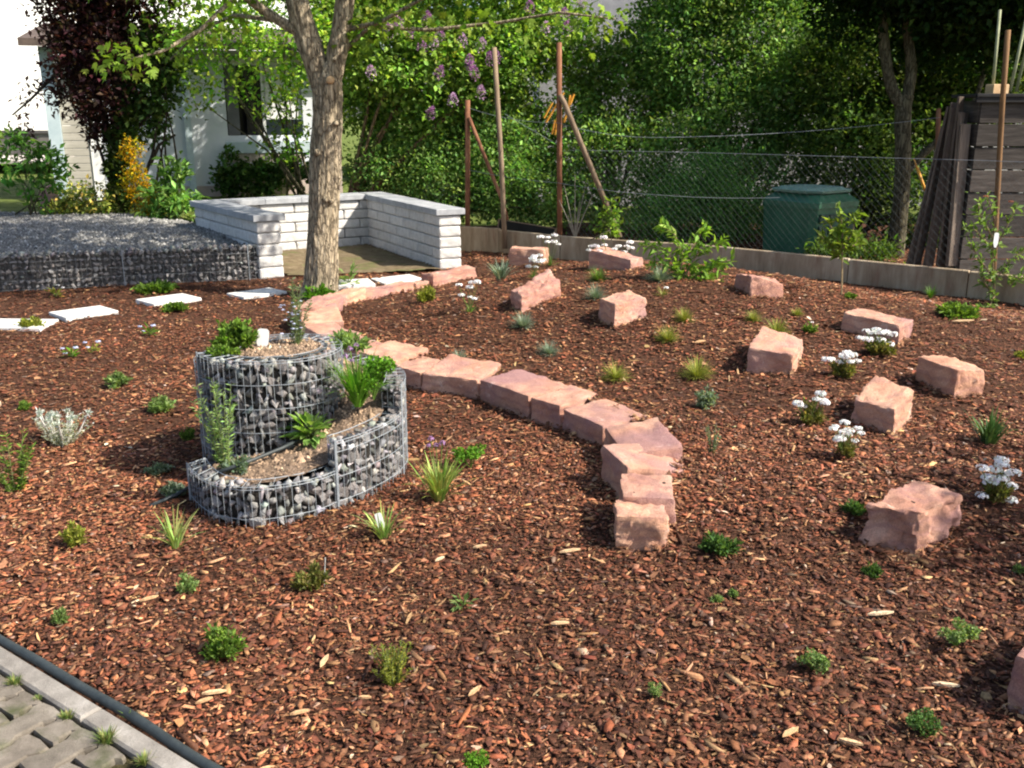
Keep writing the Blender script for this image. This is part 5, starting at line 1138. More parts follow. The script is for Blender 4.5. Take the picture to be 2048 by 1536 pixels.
# ------------------------------------------------------------------ shed
SY = 17.4; shx = lambda px: float(at_y(px, 300, SY)[0])
sh = empty('garden_shed', (shx(370), SY, .42), 'white plastered garden shed with a pale blue corner post and a dark open window', 'shed')
ZB, ZT = .40, 2.95
def bx(name, x0, x1, y0, y1, z0, z1, mat, parent=sh, bev=.004):
    m = MB(); m.box(((x0 + x1) / 2, (y0 + y1) / 2, (z0 + z1) / 2), (x1 - x0, y1 - y0, z1 - z0), bev=bev); return m.build(name, mat, parent)
xw = [shx(v) for v in (128, 152, 196, 216, 455, 528, 606, 680)]
zz = lambda py: float(at_y(300, py, SY)[2])
wz0, wz1 = zz(272), zz(128)
bx('wall', xw[3], xw[4], SY, SY + .2, ZB, ZT, PLASTER); bx('wall', xw[4], xw[7], SY, SY + .2, ZB + .55, wz0, PLASTER)
bx('wall', xw[4], xw[7], SY, SY + .2, wz1, ZT, PLASTER); bx('wall', xw[6], xw[7], SY, SY + .2, wz0, wz1, PLASTER)
bx('wall', xw[0] + .05, xw[7], SY + 2.6, SY + 2.8, ZB, ZT, PLASTER); bx('wall', xw[7] - .2, xw[7], SY + .2, SY + 2.6, ZB, ZT, PLASTER)
bx('plinth', xw[4], xw[7], SY - .02, SY + .18, ZB, ZB + .55, PINKP); bx('plinth', xw[3], xw[4], SY - .02, SY + .02, ZB, ZB + .22, PINKP)
bx('corner_post', xw[0] - .02, xw[1] - .03, SY - .06, SY + .12, ZB, ZT, BLUEP); bx('downpipe', shx(373), shx(386), SY - .10, SY - .005, ZB, ZT - .05, BLUEP, bev=.02)
k = 0; z = ZB
while z < ZT: bx('siding_board', xw[1] - .025, xw[2] - .003, SY + .02 - .0, SY + .06, z + .003, min(z + .125, ZT), SIDING, bev=.006); z += .128
bx('door', xw[2], xw[3] - .003, SY + .0, SY + .05, ZB, 2.4, HOUSEW)
bx('window_back', xw[4] + .002, xw[5], SY + .9, SY + .92, wz0 - .1, wz1 + .1, DARKGL); bx('casement', xw[4] + .02, xw[4] + .22, SY + .03, SY + .07, wz0 + .01, wz1 - .01, m_noise('grey_shutter', [(.3, (.12, .12, .13)), (.7, (.2, .2, .21))], 4))
bx('window_pane', xw[5] - .30, xw[5] - .02, SY + .06, SY + .07, wz0 + .01, wz1 - .01, DARKGL); bx('mullion', xw[5] - .02, xw[5] + .03, SY + .02, SY + .1, wz0 + .003, wz1 - .003, HOUSEW)
bx('curtain_panel', xw[5] + .05, xw[6] - .03, SY + .05, SY + .07, wz0 + .28, wz1 - .003, HOUSEW); bx('lintel', xw[4] - .1, xw[6] + .05, SY - .04, SY - .003, wz1 + .003, wz1 + .13, HOUSEW)  # white panel stands for the bright sunlit view through the open window half
bx('window_sill', xw[4] - .15, xw[6] + .1, SY - .34, SY - .003, zz(330) - .02, zz(330) + .04, CAP)
for i in range(7):
    x = xw[4] - .08 + i * .2; bx('sill_block', x, x + .185, SY - .26, SY - .08, zz(330) + .043, zz(330) + .20 + .0, m_noise('sill_block_%s' % 'abcdefg'[i], [(.3, (.28, .24, .2)), (.7, (.5, .44, .38))], 6))
bx('shelf_board', xw[4] - .05, xw[6] + .1, SY - .28, SY - .06, zz(330) + .203, zz(330) + .4, BLUEP)
m = MB(); x0, x1 = xw[0] - .25, xw[7] + .3; m.add([(x0, SY - .45, ZT - .02), (x1, SY - .45, ZT - .02), (x1, SY + 3.1, ZT + .5), (x0, SY + 3.1, ZT + .5), (x0, SY - .45, ZT + .1), (x1, SY - .45, ZT + .1), (x1, SY + 3.1, ZT + .62), (x0, SY + 3.1, ZT + .62)], [(3, 2, 1, 0), (4, 5, 6, 7), (0, 1, 5, 4), (1, 2, 6, 5), (2, 3, 7, 6), (3, 0, 4, 7)]); m.build('roof', ROOFM, sh)
sh.rotation_euler = (0, 0, R(18))
bush('ivy_plant', (shx(520), SY - .2, .42), [(shx(510), SY - .2, .75, .55, .12, .3), (shx(460), SY - .18, .85, .25, .08, .4), (shx(590), SY - .22, .9, .4, .12, .3)], 110, 22, .07, .055, .85, [(.035, .075, .018), (.06, .12, .03), (.09, .16, .04)], 'dark ivy growing over the pinkish plinth of the shed', 'ivy', 71, 0, gain=1.3, dens=.6)
# hazel sprays in front of the shed
hz_l = [(*at_y(450, 60, 14.6), .9, .6, .45), (*at_y(560, 40, 14.6), .8, .6, .5), (*at_y(430, 160, 14.9), .5, .4, .3), (*at_y(540, 190, 15.0), .62, .4, .28), (*at_y(580, 280, 15.2), .4, .3, .3), (*at_y(390, 30, 15), .7, .5, .4), (*at_y(480, -90, 14.8), 1.3, .8, .7), (*at_y(420, 215, 15), .36, .3, .14), (*at_y(590, 120, 15), .4, .4, .4)]
bush('hazel_shrub', tuple(at_y(600, 392, 15.3)), hz_l, 330, 16, .10, .058, .62, [(.13, .24, .03), (.19, .31, .04), (.09, .18, .025), (.26, .36, .06)], 'light green hazel hanging in front of the shed wall left of the big trunk', 'shrub', 72, 9, .022, gain=1.55, dens=.62)
# --- lilac
lil = [(*at_y(760, 90, 15.3), 1.0, .7, .8), (*at_y(880, 150, 15.6), 1.0, .7, .8), (*at_y(990, 100, 15.8), .9, .7, .8), (*at_y(1090, 60, 16.0), .8, .7, .6), (*at_y(820, 250, 15.8), .8, .5, .5), (*at_y(730, 200, 16.0), .5, .5, .5), (*at_y(900, -80, 15.8), 1.9, .9, .7), (*at_y(1000, 230, 16.2), .8, .5, .5), (*at_y(720, 20, 15.5), .7, .5, .6), (-2.6, 16.6, 4.5, 1.3, .7, .8)]  # last lobe sits out of view, added to dapple the shed wall
le = bush('lilac_bush', tuple(at_y(715, 402, 15.4)), lil, 1080, 20, .11, .058, .72, [(.085, .14, .03), (.12, .19, .036), (.17, .25, .05), (.055, .10, .022)], 'tall lilac with purple blossom panicles behind the block niche', 'lilac', 81, 10, .035, barkm=m_trunk('lilac_bark', (.16, .10, .06), (.32, .21, .12), (.48, .34, .2)), gain=2.1)
g = np.random.default_rng(82)
for i, (a, b_) in enumerate([(785, 62), (818, 68), (845, 98), (868, 92), (880, 75), (853, 42), (925, 85), (940, 128), (950, 152), (962, 95), (980, 122), (992, 118), (962, 190), (945, 142), (878, 150), (1092, 62), (1135, 62), (1128, 35), (1165, 5), (800, 50), (776, 66), (742, 150), (860, 232), (1060, 20), (905, 205)]):
    c = at_y(a, b_, 14.35 + g.uniform(-.1, .1)); n = 130; t = g.random(n); ax = np.array([g.normal(0, .25), 0, 1]); q = unit(g.normal(size=(n, 3))) * (.062 * (1 - t ** 1.5) + .010)[:, None]
    P = c + ax * (t * .12)[:, None] + q; leafmesh('blossom_panicle', P, q + [0, 0, .02], .022, .02, pal([(.30, .12, .32), (.42, .18, .40), (.52, .28, .48)] if i % 3 else [(.55, .36, .55), (.62, .42, .6)], n, g), PETAL, le, seed=i)
# --- hedge masses right
HP = [(.07, .128, .036), (.095, .165, .045), (.06, .105, .03), (.12, .19, .05)]
bush('privet_hedge', tuple(at_y(930, 425, 15.6)), [(*at_y(780, 340, 15.6), .7, .5, .55), (*at_y(880, 370, 15.5), .8, .5, .6), (*at_y(1000, 330, 15.6), .8, .5, .8), (*at_y(1060, 400, 15.2), .8, .4, .5), (*at_y(940, 250, 16.2), .9, .5, .6)], 720, 20, .10, .048, .6, HP, 'mid green privet hedge behind the rusty posts', 'hedge', 83, 9, .02, gain=2.1)
bush('mixed_shrub', tuple(at_y(1230, 450, 15.0)), [(*at_y(1150, 300, 16.0), .8, .6, .9), (*at_y(1260, 180, 16.3), .95, .7, 1.0), (*at_y(1230, 350, 15.2), .9, .5, .9), (*at_y(1180, 150, 16.6), .5, .5, .5), (*at_y(1330, 110, 16.2), .7, .6, .9)], 780, 20, .11, .05, .6, HP + [(.10, .15, .03)], 'tall loose green shrub in front of the grey house wall', 'shrub', 84, 9, .025, gain=2.1)
bush('tall_hedge', tuple(at_y(1450, 470, 14.6)), [(*at_y(1400, 120, 15.6), 1.0, .7, 1.1), (*at_y(1480, 250, 15.0), .9, .6, .8), (*at_y(1520, 60, 15.6), 1.1, .7, 1.1), (*at_y(1380, 340, 14.8), .8, .5, .8), (*at_y(1500, 390, 14.3), .8, .4, .6), (*at_y(1600, 200, 15.0), .9, .7, 1.0), (*at_y(1450, -60, 15.8), 1.4, .8, .8)], 1250, 20, .11, .048, .6, [(.06, .115, .032), (.085, .145, .04), (.05, .095, .026), (.105, .165, .045)], 'tall dense green hedge above the green compost bin', 'hedge', 85, 10, .03, gain=2.2, dens=1.25)
bush('low_green_bush', tuple(at_y(1400, 480, 12.9)), [(*at_y(1360, 420, 13.2), .6, .35, .42), (*at_y(1460, 420, 13.0), .5, .35, .38), (*at_y(1420, 360, 13.4), .55, .35, .4), (*at_y(1310, 460, 13.2), .45, .3, .2)], 330, 24, .09, .034, .5, [(.05, .13, .035), (.075, .17, .045), (.10, .20, .05)], 'soft low green bush left of the compost bin', 'bush', 86, 6, .012, gain=1.5)
bush('dark_hedge', tuple(at_y(1700, 480, 13.8)), [(*at_y(1700, 330, 13.9), .8, .5, .8), (*at_y(1700, 160, 14.4), .95, .6, .9), (*at_y(1800, 260, 14.2), .8, .5, .9), (*at_y(1850, 420, 13.6), .7, .4, .6), (*at_y(1880, 150, 14.4), .9, .6, .8), (*at_y(1980, 100, 14.2), 1.1, .6, 1.1)], 950, 20, .10, .050, .6, [(.035, .066, .016), (.055, .095, .022), (.08, .125, .028)], 'shaded dark green hedge behind the forked tree', 'hedge', 87, 10, .025, barkm=BARKD, gain=1.6, dens=1.35)
# --- forked tree at the right with dark overhanging crown
RY = 12.6; ft = at_y(1790, 512, RY); rt = empty('forked_tree', tuple(ft), 'slim forked tree behind the concrete edging, right of the compost bin', 'tree')
Q2 = lambda px, py, dy=0: at_y(px, py, RY + dy)
trunk_mesh('trunk', [ft - [0, 0, .25], Q2(1800, 420), Q2(1806, 320), Q2(1806, 225), Q2(1812, 190)], [.125, .105, .10, .10, .10], BARKG, rt, 21, .008, 24)
trunk_mesh('limb', [Q2(1806, 215), Q2(1782, 170), Q2(1768, 80), Q2(1760, -60), Q2(1740, -260)], [.09, .07, .065, .055, .03], BARKG, rt, 22, .006, 18)
trunk_mesh('limb', [Q2(1810, 215), Q2(1822, 140), Q2(1815, 40), Q2(1830, -80), Q2(1850, -300)], [.08, .07, .06, .055, .03], BARKG, rt, 23, .006, 18)
trunk_mesh('branch', [Q2(1812, 345), Q2(1850, 305), Q2(1905, 255), Q2(1950, 200, .2), Q2(1990, 60, .4)], [.055, .05, .046, .035, .02], BARKG, rt, 24, .004, 14)
foliage('crown', rt, [(*Q2(1850, -40), 1.2, .8, .55), (*Q2(2000, 20, -.2), 1.1, .8, .5), (*Q2(1750, -60, .2), .9, .7, .45), (*Q2(1900, -220), 1.8, 1.2, .9), (*Q2(2120, -60, -.6), 1.2, 1.0, .8), (*Q2(1700, -220, .3), 1.2, .8, .6)], 1100, 22, .12, .06, .6, [(.012, .030, .007), (.02, .045, .010), (.028, .06, .012)], 88, shell=(.2, 1), dens=1.2)  # near-black leaf colours put the corner's deep shade into the crown
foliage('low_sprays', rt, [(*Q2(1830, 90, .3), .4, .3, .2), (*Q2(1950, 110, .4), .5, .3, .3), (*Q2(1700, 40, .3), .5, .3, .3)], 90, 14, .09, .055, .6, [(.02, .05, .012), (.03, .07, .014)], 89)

# ------------------------------------------------------------------ concrete edging wall of slabs
ew = [flat(880, 452, .33)[:2], flat(1000, 460, .33)[:2], flat(1123, 472, .33)[:2], flat(1262, 482, .33)[:2], flat(1401, 491, .32)[:2], flat(1468, 497, .32)[:2], flat(1700, 519, .32)[:2], flat(1940, 544, .31)[:2], flat(2060, 556, .31)[:2], flat(2330, 590, .30)[:2]]
cw = empty('concrete_edging_wall', (*ew[4], 0), 'low stained wall of upright concrete slabs along the back of the mound', 'wall')
for i in range(len(ew) - 1):
    a, b_ = ew[i], ew[i + 1]; u = b_ - a; L = np.linalg.norm(u); c = (a + b_) / 2; rz = math.atan2(u[1], u[0]); m = MB()
    zt = [.35, .335, .335, .335, .33, .33, .325, .32, .31][i]
    m.box((*c, zt / 2 - .1), (L - .012, .06, zt + .2), rz=rz, bev=.008); m.build('concrete_slab', CONC, cw)
# black board behind the left slab
a = at_y(1000, 460, 13.35); bb = empty('black_board', tuple([a[0] + .4, a[1], .3]), 'black board with a pale rim leaning behind the concrete edging by the leaning post', 'board')
c0, c1 = at_y(1000, 440, 13.5), at_y(1110, 458, 13.1); ax = Vector((*(c1 - c0)[:2], c1[2] - c0[2])); L = ax.length; ax.normalize(); zv = Vector((0, .12, 1)).normalized(); yv = zv.cross(ax).normalized(); zv = ax.cross(yv)
ctr = (Vector(c0) + Vector(c1)) / 2 - zv * .16; m = MB(); m.box(ctr, (L, .02, .32), ax=(ax, yv, zv)); m.build('panel', m_noise('black_panel', [(.3, (.012, .011, .01)), (.7, (.03, .028, .025))], 6), bb)
m = MB(); m.box(ctr + zv * .168, (L + .03, .035, .014), ax=(ax, yv, zv)); m.box(ctr - ax * (L / 2 + .012), (.02, .035, .34), ax=(ax, yv, zv)); m.box(ctr + ax * (L / 2 + .012), (.02, .035, .34), ax=(ax, yv, zv)); m.build('rim', GREYPOST, bb)

# ------------------------------------------------------------------ fence posts, wires, chain link
def fpost(name, pts, r, mat, label, group='old posts and struts of the wire fence', n=10):
    m = MB(); m.tube(pts, r, n); o = m.build(name, mat, smooth=True); tag(o, label, 'post', group)
F1 = at_y(935, 470, 13.7); fpost('fence_post', [(F1[0], F1[1], -.05), at_y(935, 200, 13.7)], .036, RUST, 'rusty red steel post at the left end of the wire fence')
fpost('fence_strut', [at_y(938, 235, 13.68), at_y(1004, 400, 13.5), at_y(1015, 440, 13.45)], .026, RUST, 'thin rusty strut leaning against the leftmost post')
fpost('leaning_post', [at_y(1010, 497, 12.95), at_y(1003, 330, 13.0), at_y(988, 95, 13.1)], .034, GREYPOST, 'tall weathered post leaning slightly left, second from the left', n=6)
F3 = at_y(1120, 500, 12.6); fpost('fence_post', [(F3[0], F3[1], -.05), at_y(1118, 85, 12.6)], .034, RUST, 'tallest rusty post standing upright in the middle of the fence')
fpost('fence_strut', [at_y(1119, 190, 12.56), at_y(1128, 205, 12.55), at_y(1240, 475, 12.2)], .034, GREYPOST, 'long grey diagonal strut right of the tallest post')
fpost('rusty_pole', [flat(1984, 608, .0), at_y(1992, 440, 9.75), at_y(2005, 200, 9.75), at_y(2016, 60, 9.75)], .026, m_noise('orange_rust', [(.3, (.11, .058, .028)), (.6, (.21, .115, .05)), (.8, (.30, .18, .09))], 14, stretch=(1, 1, .3)), 'thin orange rusty pole in front of the board crate')
fpost('fence_post', [at_y(1872, 430, 12.2), at_y(1877, 217, 12.2)], .028, RUST, 'short reddish post half hidden between the forked tree and the boards')
fl = lambda px, z, dy=.07: np.array([*(flat(px, float(np.interp(px, [880, 1123, 1401, 1940, 2330], [452, 472, 491, 544, 590])), .325)[:2] + [0, dy]), z])
def wire(pts, r, label, sag=.03, seg=8):
    P = []
    for i in range(len(pts) - 1):
        for k in range(seg):
            t = k / seg; q = pts[i] * (1 - t) + pts[i + 1] * t; P.append(q - [0, 0, sag * 4 * t * (1 - t)])
    P.append(pts[-1]); m = MB(); m.tube(P, r, 4); tag(m.build('fence_wire', GALV), label, 'wire', 'strained fence wires')
wire([at_y(938, 216, 13.66), at_y(1118, 246, 12.56), at_y(1320, 275, 12.0), at_y(1880, 235, 12.0)], .0024, 'top fence wire from the rusty left post to the short reddish post', .05)
wire([at_y(1010, 228, 13.1), at_y(1116, 290, 12.6)], .0024, 'slanting wire between the leaning post and the tallest post', .0)
wire([at_y(938, 340, 13.66), at_y(1118, 366, 12.56), at_y(1320, 390, 11.9), at_y(1560, 395, 11.5)], .0024, 'lower fence wire running towards the compost bin', .02)
NETM = m_noise('dull_netting', [(.3, (.07, .08, .075)), (.7, (.14, .155, .15))], 20, .6, .3, 60, 0)
cf = empty('chain_link_fence', tuple(fl(1560, .3)), 'fine grey chain link fence standing on the concrete edging', 'fence'); m = MB()
xs = np.linspace(1135, 2300, 24); line = np.array([fl(x, 0)[:2] for x in xs]); seg = np.r_[0, np.cumsum(np.hypot(*np.diff(line, axis=0).T))]; LF = seg[-1]
fp = lambda s: np.array([np.interp(s, seg, line[:, 0]), np.interp(s, seg, line[:, 1])]); FH0, FH1 = .30, 1.42; cell = .085
for dirn in (1, -1):
    s = -(FH1 - FH0)
    while s < LF + (FH1 - FH0):
        a, b_ = (s, s + (FH1 - FH0)); z0, z1 = FH0, FH1
        if a < 0: z0 = FH0 - a; a = 0
        if b_ > LF: z1 = FH1 - (b_ - LF); b_ = LF
        if b_ - a > .02:
            if dirn == 1: P = [(*fp(a + (b_ - a) * t), z0 + (z1 - z0) * t) for t in np.linspace(0, 1, 4)]
            else: P = [(*(fp(a + (b_ - a) * t) + [0, .004]), FH1 + FH0 - (z0 + (z1 - z0) * t)) for t in np.linspace(0, 1, 4)]
            m.tube(P, .0010, 3, caps=False)
        s += cell
m.build('wire_netting', NETM, cf); m = MB(); m.tube([(*p, FH1) for p in line], .0022, 4); m.build('top_wire', GALV, cf)

# ------------------------------------------------------------------ compost bin
BY = 12.5; bc = at_y(1617, 500, BY); cb = empty('compost_bin', (bc[0], BY + .1, .0), 'dark green plastic compost bin with a dusty lid behind the concrete edging', 'compost bin')
def frustum_oct(m, c, z0, z1, w0, w1, ch0, ch1, rz, col=(1, 1, 1)):
    def ring(w, ch, z):
        h = w / 2; P = [(-h + ch, -h), (h - ch, -h), (h, -h + ch), (h, h - ch), (h - ch, h), (-h + ch, h), (-h, h - ch), (-h, -h + ch)]
        return [(c[0] + x * math.cos(rz) - y * math.sin(rz), c[1] + x * math.sin(rz) + y * math.cos(rz), z) for x, y in P]
    V = ring(w0, ch0, z0) + ring(w1, ch1, z1); F = [(i, (i + 1) % 8, 8 + (i + 1) % 8, 8 + i) for i in range(8)] + [tuple(range(8))[::-1], tuple(range(8, 16))]
    m.add(V, F, col)
brz = R(33); bcx = (bc[0], BY + .1)
zt_ = float(at_y(1617, 380, BY)[2]); 
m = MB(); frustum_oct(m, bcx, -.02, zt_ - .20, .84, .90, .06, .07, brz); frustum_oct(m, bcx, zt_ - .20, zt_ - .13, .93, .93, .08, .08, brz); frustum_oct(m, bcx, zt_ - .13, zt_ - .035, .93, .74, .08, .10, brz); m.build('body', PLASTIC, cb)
# recessed vent panels on the two visible faces
for fi, ang in enumerate((brz - math.pi / 2, brz)):
    nrm = Vector((math.cos(ang), math.sin(ang), 0)); ux = Vector((-nrm.y, nrm.x, 0)) 
    for r_i in range(4):
        for c_i in range(4):
            z = .12 + r_i * (zt_ - .34) / 4 + .04; c = Vector((*bcx, z)) + nrm * (.425 + .028 * z / .7 + .004) + ux * (-.27 + c_i * .18) + nrm * .006
            m = MB(); m.box(c, (.15, .034, (zt_ - .34) / 4 - .04), ax=(ux, nrm, Vector((0, 0, 1))), bev=.006); m.build('vent_panel', PLASTDK, cb)
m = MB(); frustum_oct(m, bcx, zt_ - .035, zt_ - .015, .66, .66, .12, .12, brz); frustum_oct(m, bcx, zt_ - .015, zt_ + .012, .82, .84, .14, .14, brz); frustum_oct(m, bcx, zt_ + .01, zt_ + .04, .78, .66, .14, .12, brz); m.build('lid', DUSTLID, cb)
ang = brz; nrm = Vector((math.cos(ang), math.sin(ang), 0)); 
nrm2 = Vector((math.cos(brz) * .85, math.sin(brz) * .85, .62)).normalized(); ux = Vector((-math.sin(brz), math.cos(brz), 0)); uz = nrm2.cross(ux)
m = MB(); m.box(Vector((*bcx, zt_ - .085)) + Vector((math.cos(brz), math.sin(brz), 0)) * .435 + ux * (-.15), (.26, .012, .085), ax=(ux, nrm2, uz), bev=.003); m.build('paper_sticker', WHITEP, cb)

# ------------------------------------------------------------------ board crate and leaning boards
CY = 10.35; cx0 = float(at_y(1936, 400, CY)[0]); cz1 = float(at_y(1940, 200, CY)[2]); cr = empty('board_crate', (cx0 + .6, CY, .1), 'tall crate of dark grey horizontal boards at the right picture edge', 'crate')
nb = 8; z = .1; hb_ = (cz1 - .1) / nb
for i in range(nb):
    dx = -.03 if i < nb - 1 else 0
    for nm, c, szv, rz in (('plank', (cx0 + .75 + random.uniform(-.01, .01), CY + random.uniform(-.006, .006), z + hb_ / 2), (1.5, .028, hb_ - .012), 0), ('plank', (cx0 + .02, CY + .275, z + hb_ / 2), (.50, .028, hb_ - .012), math.pi / 2)):
        m = MB(); m.box(c, szv, rz=rz, bev=.004); m.build(nm, SHEDWOOD, cr)
    z += hb_
for xx in (cx0 + .06, cx0 + 1.4):
    m = MB(); m.box((xx, CY + .05, cz1 / 2 + .05), (.06, .06, cz1 - .12), bev=.004); m.build('corner_post', SHEDWOOD, cr)
m = MB(); m.box((cx0 + .74, CY + .24, cz1 + .045), (1.62, .62, .035), bev=.005); m.box((cx0 + .74, CY - .045, cz1 + .012), (1.62, .03, .07)); m.build('lid', m_noise('tarred_lid', [(.3, (.012, .011, .012)), (.7, (.03, .03, .032))], 5), cr)
m = MB(); m.box((cx0 + .30, CY + .3, cz1 + .115), (.2, .12, .10), rz=.3, bev=.006); tag(m.build('wooden_block', CUTW), 'pale wooden block lying on top of the board crate', 'wood block')
for i, (a, b_, c, d) in enumerate(((1985, 175, 2000, 20), (2020, 178, 2052, 40), (2032, 178, 2070, 30))):
    m = MB(); m.tube([at_y(a, b_ + 5, CY + .35 + .1 * i), at_y(c, d, CY + .5)], .018, 6); tag(m.build('garden_stake', m_noise('pale_stake_%s' % 'abc'[i], [(.3, (.2, .22, .12)), (.7, (.36, .38, .24))], 6), smooth=True), ['upright pale stake on the crate, left of the rusty pole', 'slanting greenish stake right of the rusty pole', 'outermost slanting stake at the right picture edge'][i], 'stake', 'stakes standing on the crate')
LBG = 'old boards leaning against the crate'
for i in range(9):
    f = i / 8; jf, jt = random.uniform(-9, 9), random.uniform(-12, 12); foot = at_y(1818 + f * 92 + jf, 532, CY + .02 + .45 * (1 - f)); top = at_y(1895 + f * 36 + jt * .6, 222 - f * 28 + random.uniform(-14, 60), CY + .06 + .45 * (1 - f))
    ax = Vector(top - foot); L = ax.length; ax.normalize(); yv = Vector((random.uniform(-.1, .8), -1, 0)); yv = (yv - ax * yv.dot(ax)).normalized(); xv = yv.cross(ax)
    m = MB(); m.box((Vector(foot) + Vector(top)) / 2, (random.uniform(.06, .15), .024, L), ax=(xv, yv, ax), bev=.003); o = m.build('leaning_board', LEANWOOD)
    tag(o, ['old board leaning against the crate, outermost to the left', 'second leaning board from the left', 'third leaning board from the left', 'fourth leaning board from the left', 'middle one of the nine leaning boards', 'fourth leaning board from the crate', 'third leaning board from the crate', 'second leaning board from the crate', 'leaning board touching the crate side'][i], 'board', LBG)
m = MB(); m.tube([at_y(1834, 335, 12.0), at_y(1853, 388, 11.9)], .018, 8); m.tube([at_y(1828, 318, 12.0), at_y(1834, 335, 12.0)], .008, 6); tag(m.build('tool_handle', ORANGE, smooth=True), 'orange tool handle hanging between the forked tree and the boards', 'tool handle')
# orange slats
og = empty('orange_trestle', tuple(at_y(1115, 280, 14.6)), 'orange wooden slats showing through the shrubs behind the tallest post', 'trestle')
for a, b_, c, d in ((1088, 236, 1105, 205), (1092, 245, 1128, 185), (1140, 190, 1136, 218), (1143, 195, 1128, 245), (1148, 188, 1140, 210), (1110, 270, 1116, 225), (1104, 268, 1110, 240), (1128, 245, 1131, 232)):
    m = MB(); m.tube([at_y(a, b_, 14.5), at_y(c, d, 14.5)], .016, 4); m.build('slat', ORANGE, og)

# ------------------------------------------------------------------ saplings by the edging
def sapling(px, stems, leaves, cols, label, L, asp, seed, name='sapling', dy=0, n=160, flowers=None):
    p = at(*px); Y = p[1] + dy; e = empty(name, tuple(p), label, 'shrub'); m = MB(); g = np.random.default_rng(seed); P = []; D = []
    for st in stems:
        pts = [at_y(a, b, Y + c) for a, b, c in st]; m.tube(pts, [.007 * (1 - i / len(pts)) + .002 for i in range(len(pts))], 5, col=(.28, .20, .12))
        for i in range(len(pts) - 1):
            k = leaves; t = g.random(k)[:, None]; q = pts[i] * (1 - t) + pts[i + 1] * t
            if i >= 0: P.append(q + g.normal(0, .016, q.shape)); D.append(np.tile(unit(pts[i + 1] - pts[i]), (k, 1)) * .5 + g.normal(0, .7, (k, 3)))
    m.build('stems', STEM, e); P = np.concatenate(P); D = np.concatenate(D); n = len(P)
    LL = L * g.uniform(.6, 1.2, n); leafmesh('foliage', P, D, LL, LL * asp, pal(cols, n, g), LEAF, e, seed=seed, fold=.15); return e
sapling((1683, 588), [[(1683, 588, 0), (1684, 545, 0)]], 1, YEL, 'slim sapling trunk', .03, .4, 1) if False else None
e = sapling((1683, 590), [[(1684, 500, 0), (1670, 470, .0), (1655, 440, 0)], [(1684, 510, 0), (1685, 460, 0), (1680, 420, 0)], [(1684, 500, 0), (1705, 465, 0), (1712, 430, 0)], [(1684, 520, 0), (1660, 490, 0), (1640, 470, 0)], [(1684, 500, 0), (1710, 490, 0), (1722, 465, .05)]], 30, [(.17, .26, .04), (.24, .33, .06), (.12, .20, .03)], 'young sapling with yellow green leaves in front of the compost bin', .085, .42, 3)
m = MB(); p0 = at(1683, 590); m.tube([p0, at_y(1685, 500, p0[1])], .008, 6, col=(.32, .25, .14)); m.build('stem', STEM, e)
e = sapling((1985, 612), [[(1990, 600, 0), (1985, 520, 0), (1990, 440, 0), (1975, 395, 0)], [(1988, 500, 0), (1950, 460, 0), (1925, 455, 0)], [(1990, 500, 0), (2020, 440, 0), (2035, 410, 0)], [(1990, 560, 0), (1960, 520, 0), (1935, 480, 0)], [(1990, 560, 0), (2020, 520, 0), (2050, 500, 0)], [(1990, 540, 0), (2030, 560, 0), (2060, 540, 0)], [(1988, 480, 0), (1960, 430, 0), (1955, 400, 0)], [(1988, 590, 0), (1965, 560, 0), (1960, 520, 0)], [(1990, 590, 0), (1975, 620, -.1), (1940, 615, -.1)]], 23, [(.14, .24, .05), (.20, .31, .08), (.26, .36, .13)], 'rhododendron sapling with glossy leaves and a white tag at the right', .085, .38, 5, name='rhododendron')
flower_heads(e, [at_y(1975, 392, e.location.y), at_y(2022, 405, e.location.y), at_y(1975, 560, e.location.y - .05)], .03, (.40, .16, .09), 'bud_tip', seed=3)
tagmesh(at_y(1990, 495, e.location.y - .1), .045, .14, 4, 'white oval tag hanging in the rhododendron sapling')
# bright pinnate shrub
e = sapling((1375, 560), [[(1360, 555, 0), (1365, 510, 0), (1350, 470, 0), (1320, 448, 0)], [(1370, 555, 0), (1330, 500, 0), (1285, 490, 0)], [(1370, 550, 0), (1400, 500, 0), (1450, 480, 0)], [(1375, 560, 0), (1420, 530, 0), (1462, 520, 0)], [(1372, 560, 0), (1340, 530, 0), (1300, 520, 0)], [(1380, 565, 0), (1420, 560, -.1), (1450, 570, -.15)], [(1370, 520, 0), (1400, 470, .1), (1410, 455, .1)], [(1370, 570, 0), (1400, 545, 0), (1440, 545, 0)]], 36, [(.20, .34, .05), (.27, .42, .08), (.15, .27, .04)], 'bright light green shrub with feathered leaves in front of the concrete edging', .095, .36, 9, name='pinnate_shrub')
bush('leafy_twig', tuple(at_y(1215, 480, 11.6)), [(*at_y(1215, 450, 11.7), .12, .1, .16), (*at_y(1222, 420, 11.7), .06, .06, .1)], 16, 8, .04, .05, .45, [(.22, .33, .05), (.15, .25, .04)], 'small yellow green twig bush behind the edging near the diagonal strut', 'shrub', 95, 3, .006)
# bare twigs
m = MB(); c = at_y(1150, 478, 12.4)
for a, b_ in ((1118, 400), (1128, 370), (1150, 350), (1172, 365), (1185, 390), (1135, 430), (1160, 400)): m.tube([c, at_y((a + 1150) / 2, (b_ + 470) / 2, 12.4), at_y(a, b_, 12.4)], [.008, .006, .003], 4, col=(.30, .27, .22))
tag(m.build('bare_bush', STEM), 'bare twiggy bush between the tallest post and its strut', 'bush')
# weeds behind the edging
bush('weed_patch', tuple(at_y(1740, 515, 11.6)), [(*at_y(1740, 505, 11.7), .35, .15, .08), (*at_y(1660, 505, 11.8), .25, .15, .05)], 60, 14, .06, .06, .25, [(.15, .24, .05), (.10, .17, .03)], 'light green weeds at the foot of the forked tree', 'weeds', 96, 0)

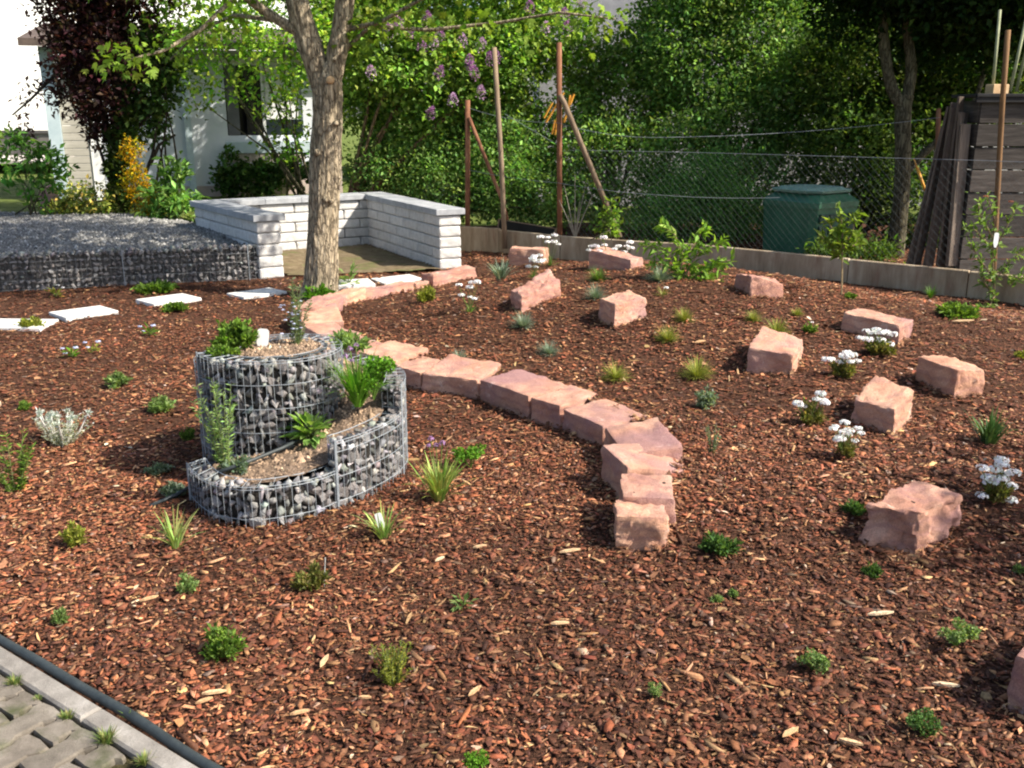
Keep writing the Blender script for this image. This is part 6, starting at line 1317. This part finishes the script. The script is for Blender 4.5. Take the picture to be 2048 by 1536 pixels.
# ------------------------------------------------------------------ houses far behind
hs = empty('white_house', (-15, 33, 0), 'white rendered house glaring in the sun beyond the lawn at the far left', 'house')
def hbx(name, x0, x1, y0, y1, z0, z1, mat, parent, bev=0):
    m = MB(); m.box(((x0 + x1) / 2, (y0 + y1) / 2, (z0 + z1) / 2), (x1 - x0, y1 - y0, z1 - z0), bev=bev); return m.build(name, mat, parent)
hbx('wall', -26, -5.6, 33, 41, 2.9, 9, HOUSEW, hs); hbx('plinth', -26, -5.6, 32.9, 41, .8, 2.88, m_noise('cream_plinth', [(.3, (.76, .75, .72)), (.7, (.82, .81, .78))], 3, world=True), hs); hbx('roof', -26.6, -5, 32.4, 41.6, 9.0, 9.3, ROOFM, hs)
hg = empty('low_dark_wall', (-16, 27.8, .5), 'low dark wall in shade at the foot of the white house', 'wall'); hbx('wall_panel', -27, -5.4, 27.6, 27.9, .3, 1.35, m_noise('dark_wall', [(.3, (.10, .09, .09)), (.7, (.2, .18, .17))], 3, world=True), hg); hbx('coping', -27, -5.35, 27.55, 27.95, 1.352, 1.43, m_noise('dark_coping', [(.3, (.07, .065, .065)), (.7, (.13, .12, .12))], 3, world=True), hg)
hs.rotation_euler = (0, 0, R(33)); hg.rotation_euler = (0, 0, R(8))
g2 = empty('grey_house', (6, 22, 0), 'grey rendered house wall showing above the shrubs in the upper middle', 'house')
hbx('wall', .6, 14, 21.5, 29, -.1, 8, GREYW, g2); hbx('roof', .2, 14.5, 21.0, 29.5, 8.0, 8.25, ROOFM, g2)
bush('background_tree', (-2.6, 21.5, 0), [(-3.2, 21, 3.2, 1.6, 1.0, 1.5), (-1.4, 21, 2.2, 1.6, 1.0, 1.8), (-1.0, 20.5, 4.2, 1.8, 1.0, 1.3), (-2.8, 21, 5.2, 2, 1.2, 1.2)], 700, 22, .16, .07, .65, HP, 'dense green tree far behind the lilac', 'tree', 97, 6, .05, gain=1.5)
bush('background_tree', (9.5, 18.5, 0), [(7.5, 18, 3, 2.2, 1, 2), (10.5, 18, 3, 2.2, 1, 2.4), (6, 18.2, 4.2, 1.8, 1, 1.6), (9, 18, 5.6, 2.8, 1.4, 1.4)], 900, 22, .18, .08, .65, [(.02, .05, .01), (.035, .08, .015)], 'dark tree behind the board crate at the far right', 'tree', 98, 6, .06, barkm=BARKD)

# ------------------------------------------------------------------ tree just outside the right edge whose shade falls on the mound
bush('fruit_tree', (5.6, 3.1, 0), [(5.3, 3.2, 2.7, .7, .6, .45), (5.9, 3.4, 3.1, .7, .6, .5), (4.9, 3.0, 2.4, .35, .3, .25)], 60, 18, .10, .06, .6, GREEN, 'young fruit tree standing just beyond the right edge of the bed', 'tree', 120, 5, .03, dens=.6)
